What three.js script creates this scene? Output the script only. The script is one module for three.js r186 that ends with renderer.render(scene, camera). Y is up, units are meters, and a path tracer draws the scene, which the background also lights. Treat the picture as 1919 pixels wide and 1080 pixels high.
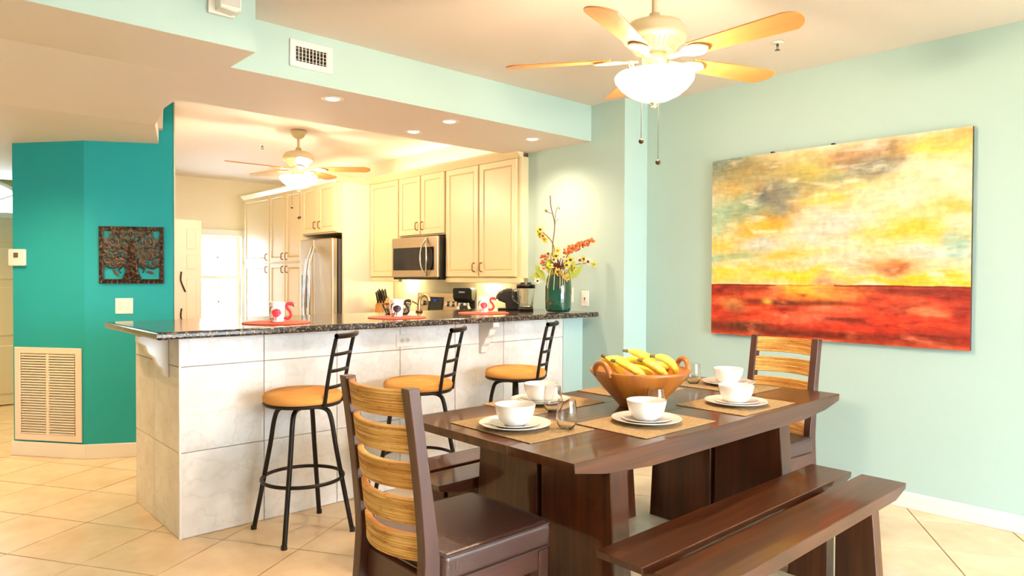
import * as THREE from 'three';
import { RoundedBoxGeometry } from 'three/addons/geometries/RoundedBoxGeometry.js';
import { mergeGeometries } from 'three/addons/utils/BufferGeometryUtils.js';
import { Brush, Evaluator, SUBTRACTION } from 'three-bvh-csg';
import { RectAreaLightUniformsLib } from 'three/addons/lights/RectAreaLightUniformsLib.js';

// ---------------------------------------------------------------- camera, sky, exposure
const scene = new THREE.Scene();
const renderer = new THREE.WebGLRenderer({ antialias: true });
renderer.toneMapping = THREE.LinearToneMapping;
renderer.toneMappingExposure = 0.94;
renderer.shadowMap.enabled = true;
RectAreaLightUniformsLib.init();

const FOCAL = 1293.47;
const camera = new THREE.PerspectiveCamera(2 * Math.atan(540 / FOCAL) * 180 / Math.PI, 1919 / 1080, 0.05, 100);
camera.position.set(0, 1.34, 0);
{
  const yaw = 47.6176 * Math.PI / 180, pitch = 0.8607 * Math.PI / 180, roll = 0.2237 * Math.PI / 180;
  const fw = new THREE.Vector3(Math.cos(yaw), 0, -Math.sin(yaw)), rt = new THREE.Vector3(Math.sin(yaw), 0, Math.cos(yaw)), up = new THREE.Vector3(0, 1, 0);
  const F = fw.clone().multiplyScalar(Math.cos(pitch)).addScaledVector(up, -Math.sin(pitch));
  const U0 = up.clone().multiplyScalar(Math.cos(pitch)).addScaledVector(fw, Math.sin(pitch));
  const R = rt.clone().multiplyScalar(Math.cos(roll)).addScaledVector(U0, Math.sin(roll));
  const U = U0.clone().multiplyScalar(Math.cos(roll)).addScaledVector(rt, -Math.sin(roll));
  camera.quaternion.setFromRotationMatrix(new THREE.Matrix4().makeBasis(R, U, F.clone().negate()));
}
scene.add(camera);
scene.background = new THREE.Color().setRGB(25, 28.6, 32);      // bright hazy daylight outside the glass doors and the kitchen window

// strengths of the lamps (each lamp's light is made in its own builder)
const LAMP = { fan: 7.5, kitchenFan: 6, can: 3.6, hallCan: 14, cove: 10, puck: 0.35, living: 3.5 };
const WARM = new THREE.Color().setRGB(1, 0.73, 0.5), WARMER = new THREE.Color().setRGB(1, 0.66, 0.34), COVE = new THREE.Color().setRGB(1, 0.8, 0.52);

// ---------------------------------------------------------------- helpers
let seed = 7;
function rnd() { seed = (seed + 0x6d2b79f5) | 0; let t = Math.imul(seed ^ (seed >>> 15), 1 | seed); t = (t + Math.imul(t ^ (t >>> 7), 61 | t)) ^ t; return ((t ^ (t >>> 14)) >>> 0) / 4294967296; }
const rr = (a, b) => a + (b - a) * rnd();
const V = (x, y, z) => new THREE.Vector3(x, y, z);
const taken = {};
function numbered(name) { const n = taken[name] = (taken[name] ?? -1) + 1; return n ? name + '_' + String(n).padStart(3, '0') : name; }
function mesh(name, geo, mat, parent) {
  const g = Array.isArray(geo) ? (geo.length > 1 ? mergeGeometries(geo.map((q) => { const c = q.index ? q.toNonIndexed() : q; for (const k of Object.keys(c.attributes)) if (!['position', 'normal', 'uv'].includes(k)) c.deleteAttribute(k); return c; })) : geo[0]) : geo;
  const m = new THREE.Mesh(g, mat);
  m.castShadow = m.receiveShadow = true;
  m.name = parent && parent !== scene ? name : numbered(name);
  (parent ?? scene).add(m);
  return m;
}
function tag(o, label, category, group, kind) {
  o.userData.label = label; o.userData.category = category;
  if (group) o.userData.group = group;
  if (kind) o.userData.kind = kind;
  return o;
}
function thing(name, label, category, pos = [0, 0, 0], turn = 0, group) {
  const o = new THREE.Group(); o.name = numbered(name); scene.add(o);
  o.position.set(...pos); o.rotation.y = turn;
  return tag(o, label, category, group);
}
function struct(name, geo, mat, label, category, parent) {
  const m = mesh(name, geo, mat, parent);
  if (!parent) { m.name = name; tag(m, label, category, null, 'structure'); }
  return m;
}
function structGroup(name, label, category) { const o = new THREE.Group(); o.name = name; scene.add(o); return tag(o, label, category, null, 'structure'); }

// uv in metres from the dominant normal; the grain axis becomes u
function uvBox(g, grain = 'x', scale = 1, off = 0) {
  const ng = g.index ? g.toNonIndexed() : g, p = ng.attributes.position, n = ng.attributes.normal, uv = new Float32Array(p.count * 2), gi = 'xyz'.indexOf(grain);
  for (let i = 0; i < p.count; i += 3) {
    const a = [0, 0, 0];
    for (let k = 0; k < 3; k++) { a[0] += Math.abs(n.getX(i + k)); a[1] += Math.abs(n.getY(i + k)); a[2] += Math.abs(n.getZ(i + k)); }
    const d = a.indexOf(Math.max(...a)), others = [0, 1, 2].filter((q) => q !== d), ua = others.includes(gi) ? gi : others[0], va = others.find((q) => q !== ua);
    for (let k = 0; k < 3; k++) { const c = [p.getX(i + k), p.getY(i + k), p.getZ(i + k)]; uv[2 * (i + k)] = c[ua] * scale + off; uv[2 * (i + k) + 1] = c[va] * scale + off * 1.7 + d * 0.31; }
  }
  ng.setAttribute('uv', new THREE.BufferAttribute(uv, 2));
  return ng;
}
// boxes by their limits
function bx(x0, x1, y0, y1, z0, z1, r = 0, seg = 2) {
  const w = Math.abs(x1 - x0), h = Math.abs(y1 - y0), d = Math.abs(z1 - z0);
  const g = r ? new RoundedBoxGeometry(w, h, d, seg, Math.min(r, w / 2.01, h / 2.01, d / 2.01)) : new THREE.BoxGeometry(w, h, d);
  return g.translate((x0 + x1) / 2, (y0 + y1) / 2, (z0 + z1) / 2);
}
function lathe(pts, seg = 40) { return new THREE.LatheGeometry(pts.map(([r, y]) => new THREE.Vector2(r, y)), seg); }
function tube(points, r, seg = 24, rad = 8, closed = false) {
  return new THREE.TubeGeometry(new THREE.CatmullRomCurve3(points.map((p) => p.isVector3 ? p : V(...p)), closed, 'centripetal'), seg, r, rad, closed);
}
function rod(a, b, r, r2 = r, rad = 10) {
  const A = V(...a), B = V(...b), d = B.clone().sub(A), g = new THREE.CylinderGeometry(r2, r, d.length(), rad);
  g.applyQuaternion(new THREE.Quaternion().setFromUnitVectors(V(0, 1, 0), d.clone().normalize()));
  return g.translate(...A.clone().add(B).multiplyScalar(0.5).toArray());
}
// extrude a polygon in plan (x, z) from y0 to y1; caps are group 0, sides group 1
function prism(pts, y0, y1) {
  const s = new THREE.Shape(pts.map(([x, z]) => new THREE.Vector2(x, -z)));
  return new THREE.ExtrudeGeometry(s, { depth: y1 - y0, bevelEnabled: false }).rotateX(-Math.PI / 2).translate(0, y0, 0);
}
// extrude a polygon (u, y) along z (centred), with a small bevel
function profileZ(pts, depth, bevel = 0) {
  const s = new THREE.Shape(pts.map(([x, y]) => new THREE.Vector2(x, y)));
  return new THREE.ExtrudeGeometry(s, { depth: depth - 2 * bevel, bevelEnabled: bevel > 0, bevelThickness: bevel, bevelSize: bevel, bevelOffset: -bevel, bevelSegments: 1 }).translate(0, 0, -depth / 2 + bevel);
}
// wall in the plane x,y with rectangular or shaped holes, extruded along +z by t
function wallWithHoles(x0, x1, y0, y1, holes, t) {
  const s = new THREE.Shape([[x0, y0], [x1, y0], [x1, y1], [x0, y1]].map(([x, y]) => new THREE.Vector2(x, y)));
  for (const h of holes) s.holes.push(new THREE.Path(h.map(([x, y]) => new THREE.Vector2(x, y))));
  return new THREE.ExtrudeGeometry(s, { depth: t, bevelEnabled: false });
}
// cut an opening into a piece of the setting
function cutOut(name, box, pos, turn, mat) {
  const o = scene.getObjectByName(name), A = new Brush(o.geometry, o.material), g = box; g.clearGroups();
  const B = new Brush(g, mat); B.position.set(...pos); B.rotation.y = turn; B.updateMatrixWorld(); A.updateMatrixWorld();
  const ev = new Evaluator(); ev.useGroups = true; ev.attributes = ['position', 'normal', 'uv'];
  const r = ev.evaluate(A, B, SUBTRACTION); o.geometry = r.geometry; o.material = r.material;
}
// an open sheet metal box behind a grille, reaching back from z = 0
const ductBox = (w, h, d, t = 0.002) => [bx(-w, w, -h, h, -d, -d + t), bx(-w, -w + t, -h, h, -d, 0), bx(w - t, w, -h, h, -d, 0), bx(-w, w, -h, -h + t, -d, 0), bx(-w, w, h - t, h, -d, 0)];
const rect = (x0, x1, y0, y1) => [[x0, y0], [x0, y1], [x1, y1], [x1, y0]];

// ---------------------------------------------------------------- computed textures
const perm = new Uint16Array(4096); for (let i = 0; i < 4096; i++) perm[i] = Math.floor(rnd() * 65536);
const hash = (x, y, s) => perm[(x * 73 + y * 311 + s * 1013 + ((x * y) & 63) * 17) & 4095] / 65536;
function vnoise(x, y, px, py, s) {                                  // periodic value noise
  const xi = Math.floor(x), yi = Math.floor(y), fx = x - xi, fy = y - yi, u = fx * fx * (3 - 2 * fx), v = fy * fy * (3 - 2 * fy);
  const m = (a, n) => ((a % n) + n) % n, h = (a, b) => hash(m(a, px), m(b, py), s);
  return (h(xi, yi) * (1 - u) + h(xi + 1, yi) * u) * (1 - v) + (h(xi, yi + 1) * (1 - u) + h(xi + 1, yi + 1) * u) * v;
}
function fbm(u, v, px, py, oct, s) { let t = 0, a = 0.5, n = 0; for (let o = 0; o < oct; o++) { t += a * vnoise(u * px, v * py, px, py, s + o * 7); n += a; a *= 0.5; px *= 2; py *= 2; } return t / n; }
const mix3 = (a, b, t) => [a[0] + (b[0] - a[0]) * t, a[1] + (b[1] - a[1]) * t, a[2] + (b[2] - a[2]) * t];
const clamp = (x, a = 0, b = 1) => Math.min(b, Math.max(a, x));
const sstep = (a, b, x) => { const t = clamp((x - a) / (b - a)); return t * t * (3 - 2 * t); };
function texture(w, h, fn, { srgb = true, repeat = [1, 1], wrap = true } = {}) {
  const data = new Uint8Array(w * h * 4);
  for (let j = 0; j < h; j++) for (let i = 0; i < w; i++) { const c = fn((i + 0.5) / w, (j + 0.5) / h), k = (j * w + i) * 4; data[k] = clamp(c[0], 0, 255); data[k + 1] = clamp(c[1], 0, 255); data[k + 2] = clamp(c[2], 0, 255); data[k + 3] = 255; }
  const t = new THREE.DataTexture(data, w, h, THREE.RGBAFormat);
  t.magFilter = THREE.LinearFilter; t.minFilter = THREE.LinearMipmapLinearFilter; t.generateMipmaps = true;
  if (wrap) t.wrapS = t.wrapT = THREE.RepeatWrapping;
  if (srgb) t.colorSpace = THREE.SRGBColorSpace;
  t.repeat.set(...repeat); t.needsUpdate = true;
  return t;
}
const grey = (f) => (u, v) => { const x = f(u, v) * 255; return [x, x, x]; };
function std(color, roughness = 0.6, extra = {}) { return new THREE.MeshStandardMaterial({ color, roughness, ...extra }); }
function phys(color, roughness = 0.6, extra = {}) { return new THREE.MeshPhysicalMaterial({ color, roughness, ...extra }); }
function woodTex(dark, light, s, streak = 60) {
  return texture(512, 512, (u, v) => {
    const warp = fbm(u, v, 3, 6, 3, s) * 0.05, g = fbm(u, v + warp, 2, streak, 3, s + 3), f = fbm(u, v + warp, 6, streak * 3, 2, s + 5), b = fbm(u, v, 2, 3, 3, s + 9);
    return mix3(dark, light, clamp(0.15 + g * 0.55 + f * 0.25 + (b - 0.5) * 0.5));
  });
}
// ---------------------------------------------------------------- materials
const plasterBump = texture(256, 256, grey((u, v) => fbm(u, v, 40, 40, 3, 21)), { srgb: false, repeat: [0.8, 0.8] });
const paint = (c) => std(c, 0.72, { bumpMap: plasterBump, bumpScale: 0.0006 });
const M = {
  aqua: paint('#bad6d0'), teal: paint('#1ea6ab'), ceiling: paint('#ebe3da'), cream: paint('#efe3c8'), white: std('#f3efe8', 0.45), trim: std('#f4f0ea', 0.4),
  grout: std('#876242', 0.9), barGrout: std('#b9b3a8', 0.9),
  cabinet: std('#ebdcb2', 0.38), bronze: std('#8a6a48', 0.35, { metalness: 0.9 }), steel: std('#b9b2a6', 0.28, { metalness: 1 }), steelDark: std('#5f5d5a', 0.4, { metalness: 0.8 }),
  chrome: std('#d6d6d6', 0.12, { metalness: 1 }), black: std('#16140f', 0.35), blackGloss: std('#0b0b0d', 0.08), iron: std('#2a231f', 0.38, { metalness: 0.6 }),
  porcelain: phys('#f4f3ef', 0.18, { clearcoat: 0.6, clearcoatRoughness: 0.05 }), coral: std('#e2583f', 0.75), suede: null,
  fanBody: std('#d8c8a2', 0.45), brass: std('#c9a465', 0.3, { metalness: 0.9 }), gloss: phys('#0f5a3c', 0.06, { clearcoat: 1 }),
};
M.glass = phys('#ffffff', 0.0, { transmission: 1, thickness: 0, ior: 1.5 });
M.solidGlass = phys('#ffffff', 0.0, { transmission: 1, thickness: 0.003, ior: 1.45 });
M.vaseGlass = phys('#07503a', 0.04, { transmission: 0.15, thickness: 0.004, ior: 1.5, attenuationColor: new THREE.Color('#0b6b48'), attenuationDistance: 0.01, clearcoat: 1 });
const darkWoodMap = woodTex([34, 16, 8], [108, 56, 24], 31, 40);
M.darkWood = phys('#ffffff', 0.42, { map: darkWoodMap, specularIntensity: 0.5, clearcoat: 0.6, clearcoatRoughness: 0.07 });
M.chairWood = phys('#ffffff', 0.42, { map: woodTex([58, 30, 22], [98, 58, 44], 37, 30), clearcoat: 0.25, clearcoatRoughness: 0.3 });
M.bladeWood = std('#ffffff', 0.5, { map: woodTex([178, 122, 60], [212, 158, 92], 41, 24) });
M.rattan = std('#ffffff', 0.6, { map: texture(512, 256, (u, v) => { const s = fbm(u, v, 3, 90, 2, 51), f = fbm(u, v, 8, 160, 2, 55), k = fbm(u, v, 26, 60, 2, 57), b = fbm(u, v, 4, 6, 3, 59); return mix3([184, 116, 44], [248, 204, 122], clamp(0.58 + (s - 0.5) * 1.2 + (f - 0.5) * 0.7 + (b - 0.5) * 0.7 - (k > 0.72 ? 0.3 : 0))); }) });
M.bowlWood = phys('#ffffff', 0.4, { map: woodTex([118, 58, 16], [206, 132, 52], 61, 9), clearcoat: 0.3, clearcoatRoughness: 0.25 });
M.leather = phys('#4a3029', 0.34, { bumpMap: texture(256, 256, grey((u, v) => fbm(u, v, 34, 34, 3, 71)), { srgb: false, repeat: [4, 4] }), bumpScale: 0.0008, clearcoat: 0.3, clearcoatRoughness: 0.35 });
M.suede = std('#ffffff', 0.92, { map: texture(256, 256, (u, v) => mix3([206, 138, 62], [232, 168, 88], fbm(u, v, 7, 7, 5, 81))) });
M.banana = std('#ffffff', 0.5, { map: texture(256, 256, (u, v) => { const t = fbm(u, v, 8, 8, 4, 91), d = fbm(u, v, 30, 30, 2, 95); return d > 0.8 ? [120, 90, 30] : mix3([240, 204, 44], [252, 234, 116], t); }) });
M.stem = std('#6a5a26', 0.8);
const floorMaps = [0, 1, 2, 3].map((k) => texture(256, 256, (u, v) => { const a = fbm(u, v, 3, 3, 5, 101 + k * 13), b = fbm(u, v, 9, 9, 4, 105 + k * 13); return mix3([226, 196, 154], [248, 228, 196], clamp(a * 1.25 - 0.12 + (b - 0.5) * 0.3)).map((x) => x - (k - 1.5) * 3); }));
M.floorTiles = floorMaps.map((map, k) => phys('#ffffff', 0.3 + k * 0.015, { map, clearcoat: 0.2, clearcoatRoughness: 0.2 }));
const barMaps = [0, 1, 2, 3].map((k) => texture(256, 256, (u, v) => { const a = fbm(u, v, 3, 3, 5, 141 + k * 17), b = fbm(u, v, 5, 5, 5, 149 + k * 17), vein = Math.exp(-Math.pow((b - 0.5) * 26, 2)); return mix3(mix3([226, 221, 214], [250, 248, 245], clamp(a * 1.5 - 0.2)), [208, 198, 182], vein * 0.25); }));
M.barTiles = barMaps.map((map) => std('#ffffff', 0.32, { map }));
M.granite = phys('#ffffff', 0.14, { map: texture(512, 512, (u, v) => { const a = fbm(u, v, 90, 90, 2, 171), b = fbm(u, v, 40, 40, 3, 175), c = fbm(u, v, 12, 12, 3, 179); return a > 0.66 ? [150, 128, 104] : b > 0.62 ? [92, 72, 58] : mix3([24, 24, 30], [58, 54, 56], c); }, { repeat: [1.6, 1.6] }), clearcoat: 0.5, clearcoatRoughness: 0.08 });
const weave = (u, v) => { const row = Math.floor(v * 44), t = Math.sin(v * 44 * Math.PI * 2), q = Math.sin((u * 40 + (row % 2) * 0.5) * Math.PI * 2); return 0.5 + 0.3 * t + 0.2 * q; };
M.mat = std('#ffffff', 0.8, { map: texture(512, 512, (u, v) => { const w = weave(u, v), n = fbm(u, v, 30, 64, 2, 191); return mix3([96, 74, 46], [226, 192, 136], clamp(w * 0.8 + n * 0.3 - 0.05)); }), bumpMap: texture(512, 512, grey(weave), { srgb: false }), bumpScale: 0.0012 });
M.steelBrushed = std('#cdbfa6', 0.36, { metalness: 1, bumpMap: texture(256, 256, grey((u, v) => fbm(u, v, 4, 128, 2, 201)), { srgb: false }), bumpScale: 0.0002 });
M.copperArt = std('#ffffff', 0.42, { metalness: 0.75, map: texture(256, 256, (u, v) => mix3([38, 24, 18], [206, 168, 146], Math.pow(fbm(u, v, 26, 26, 3, 211), 2.2))), bumpMap: texture(256, 256, grey((u, v) => fbm(u, v, 24, 24, 3, 215)), { srgb: false }), bumpScale: 0.003 });
M.galvanised = std('#a9a9a4', 0.5, { metalness: 0.6 });
M.leafCopper = std('#6f5a4e', 0.4, { metalness: 0.7 });
M.verdigris = std('#4a6058', 0.5, { metalness: 0.5 });
const glow = (c, s) => new THREE.MeshStandardMaterial({ color: '#fff4e0', emissive: c, emissiveIntensity: s, roughness: 0.5 });
M.bowlGlow = glow(new THREE.Color().setRGB(1, 0.92, 0.78), 1.5);
M.canGlow = glow(new THREE.Color().setRGB(1, 0.9, 0.72), 4);
M.stripGlow = glow(new THREE.Color().setRGB(1, 0.9, 0.7), 2);
M.screenBlue = new THREE.MeshStandardMaterial({ color: '#101018', emissive: new THREE.Color('#3050c0'), emissiveIntensity: 0.7 });
// ---------------------------------------------------------------- the room
const HC = 2.70, HS = 2.42, XW = 4.43, XK = 4.15, ZR = -3.29, ZB = -3.708, BX = 1.107, ZBACK = -9.9, ZENTRY = -8.8, XL = -3.0, ZREAR = 3.2, XN = 4.37;     // XN: the wall is set back behind the kitchen units
// floor: grout bed and single tiles laid on the diagonal
{
  const fl = structGroup('floor', 'cream ceramic tile floor laid on the diagonal', 'floor');
  mesh('grout_bed', bx(XL - 0.3, XW + 0.3, -0.12, -0.004, ZBACK - 0.3, ZREAR + 0.3), M.grout, fl);
  const a = 31.7683 * Math.PI / 180, D = [Math.cos(a), -Math.sin(a)], E = [Math.sin(a), Math.cos(a)], TD = 0.445, TE = 0.4365, g = 0.0035;
  const geo = bx(-TD / 2 + g, TD / 2 - g, -0.012, 0, -TE / 2 + g, TE / 2 - g);
  { const p = geo.attributes.position, uv = geo.attributes.uv; for (let i = 0; i < p.count; i++) uv.setXY(i, p.getX(i) / TD + 0.5, p.getZ(i) / TE + 0.5); }
  const seen = [], rest = [], F = V(0, 0, -1).applyQuaternion(camera.quaternion), R = V(1, 0, 0).applyQuaternion(camera.quaternion), U = V(0, 1, 0).applyQuaternion(camera.quaternion);
  for (let i = -34; i < 34; i++) for (let j = -34; j < 34; j++) {
    const d = 2.96 + (i + 0.5) * TD, e = -2.80 + (j + 0.5) * TE, x = d * D[0] + e * E[0], z = d * D[1] + e * E[1];
    if (x < XL - 0.25 || x > XW + 0.25 || z < ZBACK - 0.25 || z > ZREAR + 0.25) continue;
    if (x > BX + 0.4 && x < XK && z < ZB - 0.35 && z > -4.2) continue;
    const q = V(x, 0, z).sub(camera.position), dep = q.dot(F), px = 959.5 + FOCAL * q.dot(R) / dep, py = 540 - FOCAL * q.dot(U) / dep;
    const vis = dep > 1 && px > -140 && px < 2060 && py > 690 && py < 1250 && !(z < -4.6 && x > 1.1);
    (vis ? seen : rest).push([x, z, dep]);
  }
  seen.sort((p, q) => p[2] - q[2]);
  for (const s of seen.splice(300)) rest.push(s);
  for (const [x, z] of seen) { const t = mesh('floor_tile', geo, M.floorTiles[Math.floor(rnd() * 4)], fl); t.position.set(x, rr(-0.0006, 0.0004), z); t.rotation.y = a + (rnd() < 0.5 ? Math.PI : 0); }
  const m = mesh('far_floor_tiles', rest.map(([x, z]) => geo.clone().rotateY(a).translate(x, -0.0004, z)), M.floorTiles[1], fl); m.userData.kind = 'stuff';
}
struct('ceiling', bx(XL - 0.2, XW + 0.2, HC, HC + 0.12, ZBACK - 0.2, ZREAR + 0.2), M.ceiling, 'flat off white plaster ceiling above the dining table and kitchen', 'ceiling');
struct('wall_right', bx(XW, XW + 0.18, 0, HC, ZR, ZREAR + 0.2), M.aqua, 'pale aqua dining wall that carries the sunset painting', 'wall');
struct('wall_kitchen', bx(XK, XW + 0.18, 0, HC, -4.345, ZR), M.aqua, 'pale aqua wall behind the flower vase', 'wall');
struct('wall_recess', bx(XN, XW + 0.18, 0, HC, ZBACK, -4.345), M.cream, 'cream wall set back behind the kitchen cabinets', 'wall');
struct('baseboard_right', [bx(XW - 0.016, XW, 0, 0.085, ZR, ZREAR, 0.004), bx(XW - 0.011, XW, 0.08, 0.095, ZR, ZREAR, 0.004)], M.trim, 'white baseboard along the painting wall', 'baseboard');
struct('baseboard_kitchen', bx(XK + 0.001, XW - 0.016, 0, 0.092, ZR, ZR + 0.014, 0.004), M.trim, 'short white baseboard on the aqua wall return', 'baseboard');
struct('baseboard_corner', bx(XK - 0.014, XK, 0, 0.092, ZB, ZR, 0.004), M.trim, 'short white baseboard beside the end of the bar', 'baseboard');
// the dropped soffit: off-white underside, aqua faces
{
  const g = prism([[XL - 0.1, -3.30], [1.335, -3.30], [1.335, -3.625], [XN, -3.625], [XN, -4.51], [1.335, -4.51], [1.345, -4.81], [1.56, -5.6], [1.69, ZENTRY], [XL - 0.1, ZENTRY]], HS, HC + 0.02);
  const m = new THREE.Mesh(g, [M.ceiling, M.aqua]); m.castShadow = m.receiveShadow = true; m.name = 'trim_1'; scene.add(m);
  tag(m, 'dropped soffit with aqua faces above the bar and hallway', 'soffit', null, 'structure');
}
// teal column wall between hallway and kitchen
{
  const Y = 2.325, p = [[XL - 0.1, HS, -3.9], [1.19, HS, -3.9], [1.32, Y, -4.9], [XL - 0.1, Y, -4.9], [1.54, Y, -5.62], [1.69, Y, ZENTRY], [XL - 0.1, Y, ZENTRY], [1.32, HS, -4.9], [1.54, HS, -5.62], [1.69, HS, ZENTRY]];
  const f = [[0, 3, 2, 1], [3, 6, 5, 2], [2, 5, 4, 4], [1, 2, 7, 7], [2, 4, 8, 7], [4, 5, 9, 8]], pos = [];
  for (const [a, b, c, d] of f) { pos.push(...p[a], ...p[c], ...p[b]); if (d !== c) pos.push(...p[a], ...p[d], ...p[c]); }
  const g = new THREE.BufferGeometry(); g.setAttribute('position', new THREE.Float32BufferAttribute(pos, 3)); g.computeVertexNormals(); uvBox(g);
  struct('trim_5', g, M.ceiling, 'lower off white ceiling drop over the hallway', 'soffit');
}
const TEAL = { a: [0.72, -6.31], b: [1.09, -5.82], c: [1.61, -5.52] };
struct('wall_teal', prism([TEAL.a, TEAL.b, TEAL.c, [1.95, -6.8], [2.4, -8.5], [2.4, ZBACK], [1.3, ZBACK], [1.3, -8.2], [1.05, -7.0]], 0, HC), M.teal, 'deep teal angled wall with the metal tree plaque', 'wall');
{
  const run = (p, q, t) => { const dx = q[0] - p[0], dz = q[1] - p[1], L = Math.hypot(dx, dz); return bx(-t, L + t, 0, 0.107, 0, t, 0.004).rotateY(-Math.atan2(dz, dx)).translate(p[0], 0, p[1]); };
  struct('baseboard_teal', [run(TEAL.a, TEAL.b, 0.014), run(TEAL.b, TEAL.c, 0.014)], M.trim, 'white baseboard around the foot of the teal wall', 'baseboard');
}
struct('wall_left_kitchen', prism([[1.70, -5.78], [1.955, -6.8], [2.412, -8.5], [2.412, ZBACK], [2.38, ZBACK], [2.38, -8.5], [1.94, -6.8], [1.69, -5.78]], 0, HC), M.cream, 'cream kitchen side of the teal wall', 'wall');
// back wall of the kitchen with its window
struct('wall_back', wallWithHoles(2.3, XN + 0.1, 0, HC, [rect(3.19, 3.79, 0.62, 1.91)], 0.15).translate(0, 0, ZBACK - 0.15), M.cream, 'cream kitchen back wall around the bright window', 'wall');
{
  const w = structGroup('window_1', 'white sash window glowing with daylight at the back of kitchen', 'window');
  mesh('window_casing', [bx(3.10, 3.19, 0.55, 1.91, ZBACK, ZBACK + 0.03, 0.005), bx(3.79, 3.88, 0.55, 1.91, ZBACK, ZBACK + 0.03, 0.005), bx(3.08, 3.90, 1.91, 2.0, ZBACK, ZBACK + 0.035, 0.005), bx(3.08, 3.90, 0.55, 0.62, ZBACK, ZBACK + 0.05, 0.005)], M.trim, w);
  for (const [y0, y1, z] of [[1.31, 1.91, -0.08], [0.62, 1.35, -0.05]]) {
    const s = mesh('sash', [bx(3.19, 3.235, y0, y1, ZBACK + z - 0.02, ZBACK + z + 0.02), bx(3.745, 3.79, y0, y1, ZBACK + z - 0.02, ZBACK + z + 0.02), bx(3.235, 3.745, y0, y0 + 0.045, ZBACK + z - 0.02, ZBACK + z + 0.02), bx(3.235, 3.745, y1 - 0.045, y1, ZBACK + z - 0.02, ZBACK + z + 0.02)], M.trim, w);
    mesh('pane', bx(3.235, 3.745, y0 + 0.045, y1 - 0.045, ZBACK + z - 0.003, ZBACK + z + 0.003), M.glass, s);
    mesh('muntin', [bx(3.482, 3.498, y0 + 0.045, y1 - 0.045, ZBACK + z - 0.012, ZBACK + z + 0.012), bx(3.235, 3.745, (y0 + y1) / 2 - 0.008, (y0 + y1) / 2 + 0.008, ZBACK + z - 0.012, ZBACK + z + 0.012)], M.trim, s);
  }
  const rail = thing('balcony_rail', 'grey rail outside the kitchen window', 'railing');
  mesh('rail', bx(2.2, 5.2, 1.02, 1.09, -11.0, -10.9, 0.01), std('#7c8084', 0.7), rail);
  for (let k = 0; k < 4; k++) mesh('post', bx(2.25 + k * 0.95, 2.31 + k * 0.95, -0.1, 1.02, -10.98, -10.92), std('#7c8084', 0.7), rail);
}
// entry wall with arched transom and panel door
{
  const arch = [[0.05, 1.985], [1.15, 1.985]]; for (let k = 0; k <= 16; k++) { const t = k / 16 * Math.PI; arch.push([0.6 + 0.55 * Math.cos(t), 2.0 + 0.33 * Math.sin(t)]); }
  struct('wall_entry', wallWithHoles(XL - 0.2, 1.5, 0, HS, [arch], 0.15).translate(0, 0, ZENTRY - 0.15), paint('#b9bd8c'), 'olive cream entry wall at the end of the hallway', 'wall');
  const d = structGroup('door_1', 'cream panelled front door under an arched transom', 'door');
  mesh('door_slab', bx(0.10, 1.10, 0.01, 1.93, ZENTRY, ZENTRY + 0.045, 0.004), std('#f0ddbf', 0.5), d);
  for (const [y0, y1] of [[0.12, 0.62], [0.72, 1.22], [1.30, 1.62], [1.68, 1.86]]) for (const x0 of [0.17, 0.64]) mesh('door_panel', bx(x0, x0 + 0.40, y0, y1, ZENTRY + 0.03, ZENTRY + 0.056, 0.012), std('#f0ddbf', 0.5), d);
  mesh('casing', [bx(0.0, 0.10, 0, 1.985, ZENTRY, ZENTRY + 0.055, 0.004), bx(1.10, 1.2, 0, 1.985, ZENTRY, ZENTRY + 0.055, 0.004), bx(0, 1.2, 1.93, 1.99, ZENTRY, ZENTRY + 0.06, 0.004)], M.trim, d);
  mesh('arch_casing', tube([...Array(17).keys()].map((k) => { const t = k / 16 * Math.PI; return [0.6 + 0.56 * Math.cos(t), 2.0 + 0.34 * Math.sin(t), ZENTRY + 0.01]; }), 0.022, 40, 8), M.trim, d);
  const aw = new THREE.Shape(arch.map(([x, y]) => new THREE.Vector2(x, y)));
  mesh('transom_pane', new THREE.ExtrudeGeometry(aw, { depth: 0.006, bevelEnabled: false }).translate(0, 0, ZENTRY - 0.08), M.glass, d);
  for (const t of [0.2, 0.4, 0.6, 0.8]) mesh('transom_bar', rod([0.6, 1.99, ZENTRY - 0.06], [0.6 + 0.54 * Math.cos(t * Math.PI), 2.0 + 0.32 * Math.sin(t * Math.PI), ZENTRY - 0.06], 0.009), std('#b8b2a8', 0.5), d);
}
// open panel door in the back of the kitchen, next to the window
{
  const d = structGroup('door_2', 'cream panelled door standing open beside the kitchen window', 'door');
  const dm = std('#f3e4cc', 0.5);
  mesh('door_slab', bx(0, 0.46, 0.01, 1.96, -0.018, 0.018, 0.004), dm, d);
  for (const [y0, y1] of [[0.12, 0.50], [0.58, 1.32], [1.42, 1.58], [1.64, 1.86]]) mesh('door_panel', bx(0.30, 0.40, y0, y1, 0.01, 0.026, 0.008), dm, d);
  for (const y of [0.85, 1.25]) mesh('lever', tube([[0.245, y + 0.14, 0.03], [0.235, y + 0.05, 0.04], [0.25, y, 0.04], [0.285, y - 0.08, 0.03]], 0.008, 12, 6), M.iron, d);
  d.position.set(2.16, 0, -8.0);
}
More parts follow.
